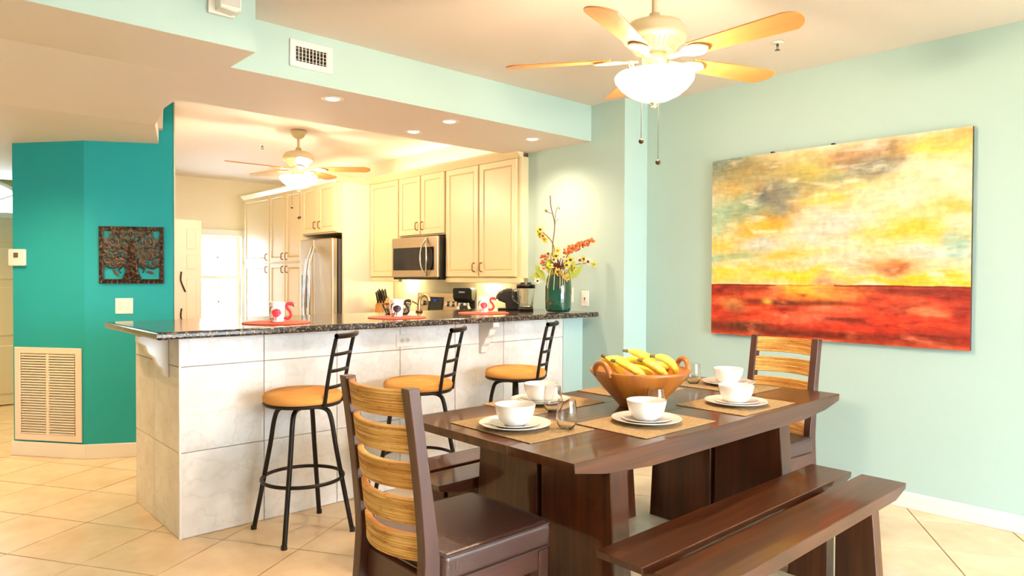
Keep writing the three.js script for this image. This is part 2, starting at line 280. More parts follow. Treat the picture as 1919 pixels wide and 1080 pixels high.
// outer walls behind the camera: sliding glass doors to the terrace, plain left wall
struct('wall_rear', wallWithHoles(XL - 0.2, XW + 0.2, 0, HC, [rect(1.0, 4.3, 0.02, 2.5)], 0.18).translate(0, 0, ZREAR), M.aqua, 'aqua wall behind the camera around the glass doors', 'wall');
struct('wall_left', wallWithHoles(-(ZREAR + 0.2), -(ZBACK - 0.2), 0, HC, [], 0.18).rotateY(Math.PI / 2).translate(XL - 0.18, 0, 0), M.aqua, 'aqua living room wall left of the camera', 'wall');
function glassDoor(name, label, w, h, n) {
  const d = structGroup(name, label, 'door');
  mesh('frame', [bx(0, 0.06, 0.02, h, -0.05, 0.05), bx(w - 0.06, w, 0.02, h, -0.05, 0.05), bx(0, w, h - 0.06, h, -0.05, 0.05), bx(0, w, 0.02, 0.05, -0.05, 0.05)], M.trim, d);
  for (let k = 0; k < n; k++) {
    const x0 = 0.06 + k * (w - 0.12) / n, x1 = 0.06 + (k + 1) * (w - 0.12) / n, z = k % 2 ? 0.018 : -0.018;
    const s = mesh('sash', [bx(x0, x0 + 0.05, 0.05, h - 0.06, z - 0.015, z + 0.015), bx(x1 - 0.05, x1, 0.05, h - 0.06, z - 0.015, z + 0.015), bx(x0 + 0.05, x1 - 0.05, 0.05, 0.13, z - 0.015, z + 0.015), bx(x0 + 0.05, x1 - 0.05, h - 0.12, h - 0.06, z - 0.015, z + 0.015)], M.trim, d);
    mesh('pane', bx(x0 + 0.05, x1 - 0.05, 0.13, h - 0.12, z - 0.003, z + 0.003), M.glass, s);
  }
  return d;
}
glassDoor('door_3', 'white sliding glass doors to the terrace behind the camera', 3.3, 2.5, 3).position.set(1.0, 0, ZREAR + 0.09);
struct('floor_terrace', bx(-16, 20, -0.22, -0.1, ZREAR + 0.19, 26), std('#9a9284', 0.9), 'stone terrace outside the glass doors behind the camera', 'terrace');
// ---------------------------------------------------------------- breakfast bar
{
  const bar = thing('breakfast_bar', 'breakfast bar clad in large whitish stone tiles', 'bar', [0, 0, 0]);
  mesh('bar_core', bx(BX + 0.012, 3.925, 0, 1.034, ZB - 0.012, -4.52), M.barGrout, bar);
  const xs = [BX, 1.545, 1.985, 2.425, 2.865, 3.305, 3.745, 3.925], ys = [0, 0.4393, 0.8786, 1.034], zs = [ZB, -4.148, -4.52], g = 0.0018;
  const tile = (w, h, t) => { const q = bx(-w / 2 + g, w / 2 - g, -h / 2 + g, h / 2 - g, -t, 0, 0.002, 1); const p = q.attributes.position, uv = q.attributes.uv, ox = rnd(), oy = rnd(); for (let i = 0; i < p.count; i++) uv.setXY(i, p.getX(i) / 0.44 + ox, p.getY(i) / 0.44 + oy); return q; };
  for (let j = 0; j < 3; j++) for (let i = 0; i < xs.length - 1; i++) {
    const t = mesh('wall_tile', tile(xs[i + 1] - xs[i], ys[j + 1] - ys[j], 0.014), M.barTiles[Math.floor(rnd() * 4)], bar);
    t.position.set((xs[i] + xs[i + 1]) / 2, (ys[j] + ys[j + 1]) / 2, ZB + rr(-0.0008, 0.0008));
  }
  for (let j = 0; j < 3; j++) for (let i = 0; i < 2; i++) {
    const t = mesh('wall_tile', tile(zs[i] - zs[i + 1], ys[j + 1] - ys[j], 0.014), M.barTiles[Math.floor(rnd() * 4)], bar);
    t.rotation.y = -Math.PI / 2; t.position.set(BX, (ys[j] + ys[j + 1]) / 2, (zs[i] + zs[i + 1]) / 2);
  }
  mesh('corner_trim', bx(BX - 0.003, BX + 0.009, 0, 1.034, ZB - 0.009, ZB + 0.003, 0.003), M.white, bar);
  // scrolled corbels under the counter
  const cs = [[0, 0], [0.155, 0], [0.155, -0.03], [0.12, -0.05], [0.105, -0.09], [0.075, -0.115], [0.06, -0.15], [0.035, -0.175], [0.025, -0.215], [0, -0.225]];
  const cg = profileZ(cs, 0.055, 0.004);
  const c1 = mesh('corbel', cg, M.white, bar); c1.rotation.y = -Math.PI / 2; c1.position.set(3.1, 1.033, ZB);
  const c2 = mesh('corbel', profileZ(cs.map(([x, y]) => [x * 0.95, y]), 0.055, 0.004), M.white, bar); c2.rotation.y = Math.PI; c2.position.set(BX, 1.033, -3.90);
  struct('wall_bar_end', bx(3.925, XK, 0, 1.034, ZB + 0.002, -4.52), M.aqua, 'aqua painted wall stub closing the right end of the bar', 'wall');
  const s = new THREE.Shape([[0.965, 3.535], [4.12, 3.535], [4.12, 4.54], [0.965, 4.54]].map(([x, y]) => new THREE.Vector2(x, y)));
  const ct = new THREE.ExtrudeGeometry(s, { depth: 0.014, bevelEnabled: true, bevelThickness: 0.012, bevelSize: 0.012, bevelSegments: 4 }).rotateX(-Math.PI / 2).translate(0, 1.048, 0);
  tag(mesh('countertop', uvBox(ct), M.granite), 'dark speckled granite countertop on the breakfast bar', 'countertop');
}
function outlet(name, label, category, w, h, pos, turn, kind, group) {
  const o = thing(name, label, category, pos, turn, group);
  mesh('plate', bx(-w / 2, w / 2, -h / 2, h / 2, 0, 0.006, 0.003), M.white, o);
  if (kind === 'switch2') for (const x of [-0.024, 0.024]) { mesh('rocker', bx(x - 0.008, x + 0.008, -0.016, 0.016, 0.004, 0.012, 0.002), M.white, o); }
  if (kind === 'socket') for (const s of [-1, 1]) { const f = mesh('socket_face', (w > h ? new THREE.CylinderGeometry(0.015, 0.015, 0.004, 20).rotateX(Math.PI / 2).translate(s * 0.02, 0, 0.007) : new THREE.CylinderGeometry(0.015, 0.015, 0.004, 20).rotateX(Math.PI / 2).translate(0, s * 0.02, 0.007)), std('#dcd6cc', 0.5), o); mesh('slots', w > h ? [bx(s * 0.02 - 0.006, s * 0.02 - 0.003, -0.005, 0.005, 0.0085, 0.0095), bx(s * 0.02 + 0.003, s * 0.02 + 0.006, -0.005, 0.005, 0.0085, 0.0095)] : [bx(-0.006, -0.003, s * 0.02 - 0.004, s * 0.02 + 0.006, 0.0085, 0.0095), bx(0.003, 0.006, s * 0.02 - 0.004, s * 0.02 + 0.006, 0.0085, 0.0095)], std('#8c857c', 0.6), f); }
  if (kind === 'gfci') { mesh('socket_face', bx(-0.016, 0.016, -0.034, 0.034, 0.004, 0.009, 0.002), M.white, o); mesh('test_button', bx(-0.005, 0.005, -0.004, 0.008, 0.008, 0.012), M.black, o); mesh('reset_button', bx(-0.005, 0.005, -0.014, -0.006, 0.008, 0.011), std('#c05a3a', 0.5), o); }
  return o;
}
outlet('power_outlet', 'white horizontal socket plate set in the tiled bar front', 'outlet', 0.125, 0.08, [2.457, 0.938, ZB + 0.001], 0, 'socket');
outlet('power_outlet', 'pale outlet plate with dark button right of the vase', 'outlet', 0.075, 0.12, [XK, 1.175, -3.677], -Math.PI / 2, 'gfci');
outlet('light_switch', 'white double switch plate on aqua wall behind the green vase', 'switch', 0.115, 0.12, [XK, 1.2, -3.86], -Math.PI / 2, 'switch2');

// ---------------------------------------------------------------- cabinets
// raised panel door facing -x, in the plane x = 0, spanning z0..z1 and y0..y1 (relative)
function panelDoor(parent, x, y0, y1, z0, z1, handle, sideHandle) {
  const zc = (z0 + z1) / 2, w = Math.abs(z1 - z0), h = y1 - y0, f = Math.min(0.055, w * 0.2);
  const frame = new THREE.Shape([[-w / 2, y0], [w / 2, y0], [w / 2, y1], [-w / 2, y1]].map(([a, b]) => new THREE.Vector2(a, b)));
  frame.holes.push(new THREE.Path(rect(-w / 2 + f, w / 2 - f, y0 + f, y1 - f).map(([a, b]) => new THREE.Vector2(a, b))));
  const g = new THREE.ExtrudeGeometry(frame, { depth: 0.014, bevelEnabled: true, bevelThickness: 0.004, bevelSize: 0.004, bevelOffset: -0.004, bevelSegments: 1 }).translate(0, 0, 0.004);
  const back = bx(-w / 2 + 0.01, w / 2 - 0.01, y0 + 0.01, y1 - 0.01, 0.001, 0.007);
  const d = mesh('door', [g, back].map((q) => q.rotateY(-Math.PI / 2).translate(x, 0, zc)), M.cabinet, parent);
  const ps = new THREE.Shape([[-w / 2 + f + 0.016, y0 + f + 0.016], [w / 2 - f - 0.016, y0 + f + 0.016], [w / 2 - f - 0.016, y1 - f - 0.016], [-w / 2 + f + 0.016, y1 - f - 0.016]].map(([a, b]) => new THREE.Vector2(a, b)));
  mesh('raised_panel', new THREE.ExtrudeGeometry(ps, { depth: 0.002, bevelEnabled: true, bevelThickness: 0.009, bevelSize: 0.014, bevelSegments: 2 }).translate(0, 0, 0.005).rotateY(-Math.PI / 2).translate(x, 0, zc), M.cabinet, d);
  if (handle) { const [hy, hz] = handle; mesh('handle', sideHandle === 'knob' ? new THREE.SphereGeometry(0.014, 14, 10).translate(x - 0.035, hy, hz) : tube([[x - 0.016, hy - 0.04, hz], [x - 0.045, hy - 0.034, hz], [x - 0.05, hy, hz], [x - 0.045, hy + 0.034, hz], [x - 0.016, hy + 0.04, hz]], 0.0055, 20, 7), M.bronze, d); }
  return d;
}
const KS = 1.055, kitchenStart = scene.children.length;               // the units stand against the set back wall
const XB = 4.135, XC = 3.86;                                                    // carcass front of the upper cabinets (doors stand before it)
function upper(label, z0, z1, y0, y1, doors) {
  const c = thing('wall_cabinet', label, 'cabinet', [0, 0, 0], 0, 'cream upper cabinets');
  mesh('cabinet_body', bx(XC, XB, y0, y1, z0, z1, 0.002, 1), M.cabinet, c);
  for (const [a, b, hz] of doors) panelDoor(c, XC, y0 + 0.012, y1 - 0.012, a, b, hz === null ? null : [y0 + 0.10, hz]);
  return c;
}
const UY0 = 1.335, UY1 = 2.385;
upper('tall cream upper cabinet with two large doors beside the vase', -5.125, -4.115, UY0, UY1, [[-5.115, -4.655, -4.695], [-4.635, -4.165, -4.595]]);
upper('short cream upper cabinet with two doors over the microwave', -5.905, -5.13, 1.762, UY1, [[-5.895, -5.535, -5.57], [-5.515, -5.145, -5.48]]);
upper('narrow cream single door upper cabinet beside the fridge panel', -6.455, -5.91, UY0, UY1, [[-6.445, -5.92, -5.965]]);
struct('trim_2', [[[0, 0], [-0.03, 0], [-0.075, 0.05], [-0.075, 0.07], [0, 0.07]]].map((p) => profileZ(p.map(([x, y]) => [x + XC + 0.01, y + UY1 - 0.01]), 2.35, 0).translate(0, 0, -5.285)), M.cabinet, 'cream crown moulding along the upper cabinets', 'moulding');
struct('trim_3', [bx(XC - 0.015, XC + 0.03, UY0 - 0.045, UY0, -5.125, -4.115, 0.006), bx(XC - 0.015, XC + 0.03, UY0 - 0.045, UY0, -6.45, -5.91, 0.006)], M.cabinet, 'cream light rail under the upper cabinets', 'moulding');
struct('wall_fridge', [bx(3.53, XB, 0, UY1, -6.49, -6.455, 0.002, 1)], std('#f1e6cc', 0.5), 'tall cream panel between refrigerator and upper cabinets', 'panel');
// cabinet over the refrigerator and the tall pantry, facing -x
const XP = 3.47;
{
  const c = thing('wall_cabinet', 'cream two door cabinet above the steel refrigerator', 'cabinet', [0, 0, 0], 0, 'cream upper cabinets');
  mesh('cabinet_body', bx(XP, XB, 1.825, UY1, -7.25, -6.49, 0.002, 1), M.cabinet, c);
  panelDoor(c, XP, 1.84, 2.375, -7.245, -6.875, [1.925, -6.92]); panelDoor(c, XP, 1.84, 2.375, -6.86, -6.495, [1.925, -6.815]);
  const p = thing('pantry_cabinet', 'tall cream pantry cabinet left of the refrigerator', 'cabinet');
  mesh('cabinet_body', bx(XP, XB, 0, UY1, -8.90, -7.255, 0.002, 1), M.cabinet, p);
  const zz = [[-8.89, -8.13, -8.18], [-8.11, -7.69, -7.73], [-7.67, -7.26, -7.62]];
  for (const [a, b, h] of zz) { panelDoor(p, XP, 1.525, 2.375, a, b, [1.59, h]); panelDoor(p, XP, 0.10, 1.505, a, b, [1.43, h]); }
  mesh('knob', new THREE.SphereGeometry(0.016, 14, 10).translate(XP - 0.03, 2.035, -7.30), M.iron, p);
  struct('trim_4', [profileZ([[0, 0], [-0.03, 0], [-0.075, 0.05], [-0.075, 0.07], [0, 0.07]].map(([x, y]) => [x + XP + 0.01, y + UY1 - 0.01]), 2.46, 0).translate(0, 0, -7.69), bx(3.45, XC, UY1 - 0.01, UY1 + 0.06, -6.48, -6.44, 0.006)], M.cabinet, 'cream crown moulding along the pantry and fridge cabinets', 'moulding');
}
// lights over and under the upper cabinets
{
  const t = thing('cabinet_uplight', 'bright strip lamp lying on top of the upper cabinets', 'lamp');
  mesh('strip', bx(3.98, 4.06, UY1 + 0.005, UY1 + 0.03, -6.4, -4.55, 0.005), M.stripGlow, t);
  const l = new THREE.RectAreaLight(COVE, LAMP.cove, 0.08, 1.8); l.position.set(4.02, UY1 + 0.035, -5.47); l.rotation.x = Math.PI / 2; t.add(l);
  const t2 = thing('cabinet_uplight', 'bright strip lamp lying on top of the pantry', 'lamp');
  mesh('strip', bx(3.85, 3.93, UY1 + 0.005, UY1 + 0.03, -8.8, -6.6, 0.005), M.stripGlow, t2);
  const l2 = new THREE.RectAreaLight(WARM, LAMP.cove * 0.8, 0.08, 2.1); l2.position.set(3.89, UY1 + 0.035, -7.7); l2.rotation.x = Math.PI / 2; t2.add(l2);
  for (const [z, lab] of [[-6.1, 'small lamp under the narrow upper cabinet'], [-4.8, 'small lamp under the wide upper cabinet']]) {
    const p = thing('undercabinet_light', lab, 'lamp', [4.0, UY0 - 0.002, z], 0, 'lamps under the upper cabinets');
    mesh('housing', new THREE.CylinderGeometry(0.035, 0.035, 0.014, 24).translate(0, -0.007, 0), M.white, p);
    mesh('lens', new THREE.CylinderGeometry(0.028, 0.028, 0.004, 24).translate(0, -0.016, 0), M.stripGlow, p);
    const s = new THREE.PointLight(new THREE.Color().setRGB(1, 0.9, 0.55), LAMP.puck); s.position.set(0, -0.04, 0); s.castShadow = true; p.add(s);
  }
}
// microwave
{
  const m = thing('microwave', 'stainless over the range microwave with dark window', 'microwave');
  const x0 = 3.76, y0 = 1.325, y1 = 1.745, z0 = -5.895, z1 = -5.135;
  mesh('case', bx(x0 + 0.03, XB, y0, y1, z0, z1, 0.004), M.black, m);
  const door = mesh('front', bx(x0 - 0.006, x0 + 0.03, y0 + 0.012, y1, z0, z1, 0.012, 3), M.steelBrushed, m);
  mesh('window', bx(x0 - 0.009, x0 + 0.0, y0 + 0.085, y1 - 0.105, z0 + 0.03, z1 - 0.10, 0.003), M.blackGloss, door);
  mesh('control_panel', bx(x0 - 0.009, x0 + 0.0, y0 + 0.085, y1 - 0.105, z1 - 0.098, z1 - 0.045, 0.002), M.blackGloss, door);
  for (const s of [-1, 1]) mesh('handle', tube([[x0 - 0.012, y0 + 0.03, z1 - 0.155], [x0 - 0.04, y0 + 0.10, z1 - 0.155 + s * 0.035], [x0 - 0.05, (y0 + y1) / 2, z1 - 0.155 + s * 0.05], [x0 - 0.04, y1 - 0.10, z1 - 0.155 + s * 0.035], [x0 - 0.012, y1 - 0.02, z1 - 0.155]], 0.009, 30, 8), M.chrome, m);
  mesh('vent_grille', bx(x0 + 0.005, XB - 0.05, y0 - 0.008, y0 + 0.012, z0 + 0.02, z1 - 0.02), M.black, m);
}
// refrigerator
{
  const f = thing('refrigerator', 'stainless side by side refrigerator with long bowed handles', 'refrigerator');
  const x0 = 3.42, z0 = -7.24, z1 = -6.50, zm = -6.915, Y = 1.768;
  mesh('case', bx(x0 + 0.075, XB - 0.03, 0.02, Y - 0.01, z0, z1, 0.004), M.steelDark, f);
  const dl = mesh('freezer_door', bx(x0, x0 + 0.07, 0.05, Y, z0, zm - 0.003, 0.018, 3), M.steelBrushed, f);
  const dr = mesh('fridge_door', bx(x0, x0 + 0.07, 0.05, Y, zm + 0.003, z1, 0.018, 3), M.steelBrushed, f);
  for (const [s, d] of [[-1, dl], [1, dr]]) mesh('handle', tube([[x0 - 0.004, 0.55, zm + s * 0.03], [x0 - 0.05, 0.72, zm + s * 0.045], [x0 - 0.075, 1.12, zm + s * 0.055], [x0 - 0.05, 1.52, zm + s * 0.045], [x0 - 0.004, 1.68, zm + s * 0.03]], 0.014, 40, 10), M.chrome, d);
  const disp = mesh('dispenser', bx(x0 - 0.004, x0 + 0.01, 0.98, 1.36, z0 + 0.05, zm - 0.09, 0.006), std('#8a8780', 0.35, { metalness: 0.6 }), dl);
  mesh('dispenser_recess', bx(x0 - 0.006, x0 + 0.0, 1.0, 1.2, z0 + 0.07, zm - 0.11, 0.004), std('#6d655a', 0.5), disp);
  mesh('dispenser_lever', bx(x0 - 0.02, x0 - 0.004, 1.17, 1.22, z0 + 0.12, z0 + 0.15, 0.003), M.black, disp);
}
// base units and worktop along the kitchen wall, the range between them
function baseUnit(label, z0, z1) {
  const c = thing('base_cabinet', label, 'cabinet', [0, 0, 0], 0, 'cream base cabinets');
  mesh('cabinet_body', bx(3.56, XB, 0.09, 0.875, z0, z1), M.cabinet, c);
  panelDoor(c, 3.56, 0.11, 0.68, z0 + 0.01, z1 - 0.01, [0.6, z1 - 0.05]);
  const d = mesh('drawer', bx(3.54, 3.56, 0.70, 0.865, z0 + 0.01, z1 - 0.01, 0.004), M.cabinet, c);
  mesh('handle', tube([[3.54, 0.78, (z0 + z1) / 2 - 0.05], [3.51, 0.78, (z0 + z1) / 2], [3.54, 0.78, (z0 + z1) / 2 + 0.05]], 0.0055, 12, 6), M.bronze, d);
  tag(mesh('worktop', bx(3.53, XB, 0.877, 0.915, z0 - 0.002, z1 + 0.002, 0.008), M.granite), 'granite worktop on the ' + label.replace('cream base cabinet ', 'base cabinet '), 'countertop', 'kitchen worktops');
}
baseUnit('cream base cabinet beside the fridge panel', -6.45, -5.905);
baseUnit('cream base cabinet right of the range', -5.12, -4.56);
{
  const r = thing('range', 'stainless kitchen range with black clock panel and knobs', 'stove');
  mesh('oven_body', bx(3.52, XB - 0.02, 0.02, 0.905, -5.895, -5.13, 0.004), M.steelBrushed, r);
  mesh('cooktop', bx(3.52, XB - 0.08, 0.905, 0.92, -5.895, -5.13, 0.004), M.blackGloss, r);
  const b = mesh('backguard', profileZ([[0, 0], [0.03, 0.27], [0.08, 0.27], [0.08, 0]], 0.765, 0.004).translate(XB - 0.10, 0.905, -5.5125), M.steelBrushed, r);
  mesh('clock_panel', bx(-0.004, 0.004, -0.075, 0.075, -0.12, 0.12).rotateZ(-0.11).translate(XB - 0.085, 1.06, -5.56), M.blackGloss, b);
  mesh('clock_display', bx(-0.002, 0.002, -0.012, 0.012, -0.03, 0.03).rotateZ(-0.11).translate(XB - 0.089, 1.10, -5.56), M.screenBlue, b);
  for (const [dz, y] of [[-5.83, 1.07], [-5.755, 1.07], [-5.36, 1.07], [-5.28, 1.07], [-5.2, 1.07]]) mesh('knob', new THREE.CylinderGeometry(0.024, 0.028, 0.03, 20).rotateZ(Math.PI / 2 - 0.11).translate(XB - 0.095, y, dz), M.chrome, b);
}
for (const o of scene.children.slice(kitchenStart)) {
  if (o.position.lengthSq() > 0) { o.position.x *= KS; o.position.z *= KS; continue; }
  o.traverse((q) => { if (q.isMesh) q.geometry.scale(KS, 1, KS); else if (q.isLight) { q.position.x *= KS; q.position.z *= KS; } });
}
// ---------------------------------------------------------------- ceiling fans
function ceilingFan(label, x, z, yBlade, turn, strength, color) {
  const f = thing('ceiling_fan', label, 'ceiling fan', [x, yBlade, z], 0, 'ceiling fans with light bowls');
  const top = HC - yBlade;
  mesh('canopy', lathe([[0, top], [0.07, top], [0.068, top - 0.02], [0.05, top - 0.06], [0.022, top - 0.08], [0.0, top - 0.08]]), M.fanBody, f);
  mesh('downrod', rod([0, 0.17, 0], [0, top - 0.07, 0], 0.0125), M.fanBody, f);
  const h = mesh('motor_housing', lathe([[0, 0.205], [0.022, 0.205], [0.03, 0.178], [0.075, 0.17], [0.115, 0.155], [0.135, 0.13], [0.138, 0.10], [0.132, 0.085], [0.112, 0.078], [0.10, 0.06], [0.075, 0.035], [0.05, 0.03], [0, 0.03]], 48), M.fanBody, f);
  for (let k = 0; k < 30; k++) mesh('vent_rib', rod([0.082, 0.038, 0], [0.112, 0.076, 0], 0.0035, 0.0035, 5).rotateY(k / 30 * Math.PI * 2), M.fanBody, h);
  // blades
  const bs = new THREE.Shape(); bs.moveTo(0.19, -0.048); bs.lineTo(0.60, -0.066); bs.quadraticCurveTo(0.655, -0.062, 0.662, -0.02); bs.quadraticCurveTo(0.664, 0.035, 0.61, 0.064); bs.lineTo(0.19, 0.05); bs.quadraticCurveTo(0.175, 0, 0.19, -0.048);
  const bg = uvBox(new THREE.ExtrudeGeometry(bs, { depth: 0.004, bevelEnabled: true, bevelThickness: 0.001, bevelSize: 0.001, bevelSegments: 1 }).rotateX(-Math.PI / 2), 'x', 1).rotateX(-0.2);
  const irons = new THREE.Shape(); irons.moveTo(0.07, -0.016); irons.lineTo(0.14, -0.014); irons.quadraticCurveTo(0.17, -0.045, 0.215, -0.043); irons.quadraticCurveTo(0.255, -0.03, 0.262, 0); irons.quadraticCurveTo(0.255, 0.03, 0.215, 0.043); irons.quadraticCurveTo(0.17, 0.045, 0.14, 0.014); irons.lineTo(0.07, 0.016);
  const ig = new THREE.ExtrudeGeometry(irons, { depth: 0.004, bevelEnabled: true, bevelThickness: 0.002, bevelSize: 0.002, bevelSegments: 1 }).rotateX(-Math.PI / 2).rotateX(-0.2).translate(0, -0.009, 0);
  for (let k = 0; k < 5; k++) {
    const b = mesh('blade', bg, M.bladeWood, f); b.rotation.y = turn + k * Math.PI * 0.4; b.position.y = 0.008;
    mesh('blade_iron', ig, M.fanBody, b);
  }
  // light kit
  mesh('light_fitter', lathe([[0, 0.035], [0.055, 0.035], [0.052, -0.005], [0.04, -0.02], [0.05, -0.05], [0.035, -0.06], [0.012, -0.075], [0.012, -0.18], [0, -0.18]]), M.fanBody, f);
  for (let k = 0; k < 3; k++) { const a = turn + 0.5 + k * Math.PI * 2 / 3, c = Math.cos(a), s = -Math.sin(a); mesh('scroll_arm', tube([[0.045, -0.01], [0.06, -0.05], [0.10, -0.085], [0.15, -0.08], [0.175, -0.055], [0.16, -0.035], [0.145, -0.05], [0.155, -0.06]].map(([r, y]) => [r * c, y, r * s]), 0.005, 40, 7), M.fanBody, f); }
  const bowl = mesh('glass_bowl', lathe([[0.165, -0.062], [0.172, -0.072], [0.168, -0.088], [0.145, -0.118], [0.11, -0.146], [0.07, -0.166], [0.03, -0.176], [0.0, -0.178], [0.0, -0.174], [0.03, -0.172], [0.068, -0.162], [0.107, -0.142], [0.141, -0.115], [0.163, -0.086], [0.167, -0.073], [0.161, -0.063]], 48), M.bowlGlow, f);
  mesh('finial', lathe([[0, -0.172], [0.022, -0.176], [0.02, -0.184], [0.009, -0.19], [0.013, -0.197], [0.006, -0.206], [0, -0.208]], 20), M.fanBody, f);
  for (const [cx, cz, len] of [[-0.05, -0.03, 0.36], [0.006, 0.018, 0.45]]) {
    const c = mesh('pull_chain', rod([cx, -0.06, cz], [cx, -len + 0.02, cz], 0.0016, 0.0016, 6), M.steelDark, f);
    mesh('pull_knob', new THREE.SphereGeometry(0.0115, 16, 12).translate(cx, -len + 0.01, cz), std('#4a3a26', 0.3, { metalness: 0.5 }), c);
  }
  mesh('bulb_pan', lathe([[0, -0.054], [0.09, -0.056], [0.096, -0.062], [0.088, -0.06], [0, -0.058]], 36), M.white, f);
  for (let k = 0; k < 3; k++) {
    const a = turn + 1.5 + k * Math.PI * 2 / 3, b = [0.07 * Math.cos(a), -0.105, -0.07 * Math.sin(a)];
    mesh('bulb', new THREE.SphereGeometry(0.028, 16, 12).translate(...b), M.bowlGlow, f);
    const l = new THREE.PointLight(color, strength / 3); l.position.set(...b); l.shadow.radius = 1.4; l.castShadow = true; f.add(l);
  }
  return f;
}
ceilingFan('large ceiling fan with lit bowl above the dining table', 2.49, -1.815, 2.285, -90 * Math.PI / 180, LAMP.fan, WARM);
ceilingFan('ceiling fan with lit bowl hanging in the kitchen', 2.87, -6.1, 2.335, -38 * Math.PI / 180, LAMP.kitchenFan, WARM);

ceilingFan('living room ceiling fan with lit bowl behind the camera', 0.6, 1.5, 2.3, 0.3, LAMP.living, WARM);

// recessed lights in the soffit
function can(label, x, z, strength, color, y = HS) {
  const c = thing('recessed_light', label, 'ceiling light', [x, y, z], 0, 'recessed lights in the soffit');
  mesh('trim_ring', lathe([[0.046, 0.0], [0.05, -0.004], [0.066, -0.003], [0.068, 0.0]], 36), M.white, c);
  mesh('lens', new THREE.SphereGeometry(0.046, 28, 8, 0, Math.PI * 2, Math.PI * 0.62, Math.PI * 0.38).scale(1, 0.35, 1).translate(0, 0.006, 0), M.canGlow, c);
  const l = new THREE.SpotLight(color, strength, 0, 1.3, 1); l.position.set(0, -0.022, 0); l.target.position.set(0, -2, 0); l.shadow.radius = 2; l.castShadow = true; c.add(l, l.target);
  return c;
}
can('leftmost recessed light in the soffit over the bar', 2.025, -3.84, LAMP.can, WARM);
can('middle recessed light of the front row over the bar', 2.911, -3.84, LAMP.can, WARM);
can('recessed light nearest to the aqua wall', 3.749, -3.88, LAMP.can * 1.5, WARM);
can('recessed light on the kitchen edge of the soffit', 2.92, -4.29, LAMP.can, WARM);
can('hallway recessed light outside the view near the camera side', 0.1, -4.3, LAMP.hallCan, WARMER);
can('hallway recessed light before the teal wall', 0.25, -5.4, LAMP.hallCan, WARMER, 2.325);
can('hallway recessed light near the front door', 0.2, -7.6, LAMP.hallCan, WARMER, 2.325);

// supply vent on the soffit face
{
  const v = thing('air_vent', 'small white supply vent on the aqua soffit face', 'vent', [1.78, 2.569, -3.625]);
  const w = 0.127, h = 0.074, s = new THREE.Shape([[-w, -h], [w, -h], [w, h], [-w, h]].map(([a, b]) => new THREE.Vector2(a, b))); s.holes.push(new THREE.Path(rect(-w + 0.034, w - 0.034, -h + 0.034, h - 0.034).map(([a, b]) => new THREE.Vector2(a, b))));
  mesh('frame', new THREE.ExtrudeGeometry(s, { depth: 0.006, bevelEnabled: true, bevelThickness: 0.003, bevelSize: 0.003, bevelOffset: -0.003, bevelSegments: 1 }).translate(0, 0, 0.003), M.white, v);
  cutOut('trim_1', bx(-w + 0.03, w - 0.03, -h + 0.03, h - 0.03, -0.22, 0.02), [1.78, 2.569, -3.625], 0, M.aqua);
  mesh('duct', ductBox(w - 0.031, h - 0.031, 0.215), M.galvanised, v);
  for (let k = 0; k < 9; k++) { const x = -w + 0.034 + (k + 0.5) * (2 * w - 0.068) / 9 + 0.008; mesh('blade', bx(x - 0.002, x + 0.002, -h + 0.034, h - 0.034, 0.003, 0.009), M.white, v); }
  for (let k = 0; k < 4; k++) { const y = -h + 0.034 + (k + 0.5) * (2 * h - 0.068) / 4; mesh('blade', bx(-w + 0.034, w - 0.034, y - 0.001, y + 0.001, 0.002, 0.006), std('#cfcac2', 0.5), v); }
}
// device box on the near soffit
{
  const d = thing('wall_speaker', 'white box shaped speaker on the soffit at top left', 'speaker', [1.155, 2.62, -3.30]);
  mesh('bracket', bx(-0.045, 0.075, -0.07, 0.07, 0, 0.02, 0.004), M.white, d);
  mesh('cabinet', profileZ([[-0.035, -0.058], [0.035, -0.066], [0.06, -0.055], [0.06, 0.06], [-0.035, 0.06]], 0.07, 0.004).translate(0.02, 0, 0.052), M.white, d);
  mesh('grille', bx(-0.008, 0.074, -0.042, 0.055, 0.086, 0.0885, 0.001), std('#d4d0ca', 0.7), d);
}
// sprinkler heads
function sprinkler(label, x, z) {
  const s = thing('sprinkler_head', label, 'sprinkler', [x, HC, z], 0, 'ceiling sprinklers');
  mesh('escutcheon', lathe([[0, 0], [0.036, 0], [0.033, -0.006], [0.012, -0.01], [0, -0.01]], 24), M.white, s);
  mesh('body', [rod([0, -0.008, 0], [0, -0.025, 0], 0.007), rod([0.012, -0.02, 0], [0.004, -0.045, 0], 0.002), rod([-0.012, -0.02, 0], [-0.004, -0.045, 0], 0.002)], M.steelDark, s);
  mesh('deflector', new THREE.CylinderGeometry(0.015, 0.015, 0.002, 16).translate(0, -0.046, 0), M.steelDark, s);
}
sprinkler('small sprinkler head in the dining ceiling beside the fan', 3.81, -1.92);
sprinkler('small sprinkler head in the kitchen ceiling', 2.9, -7.0);

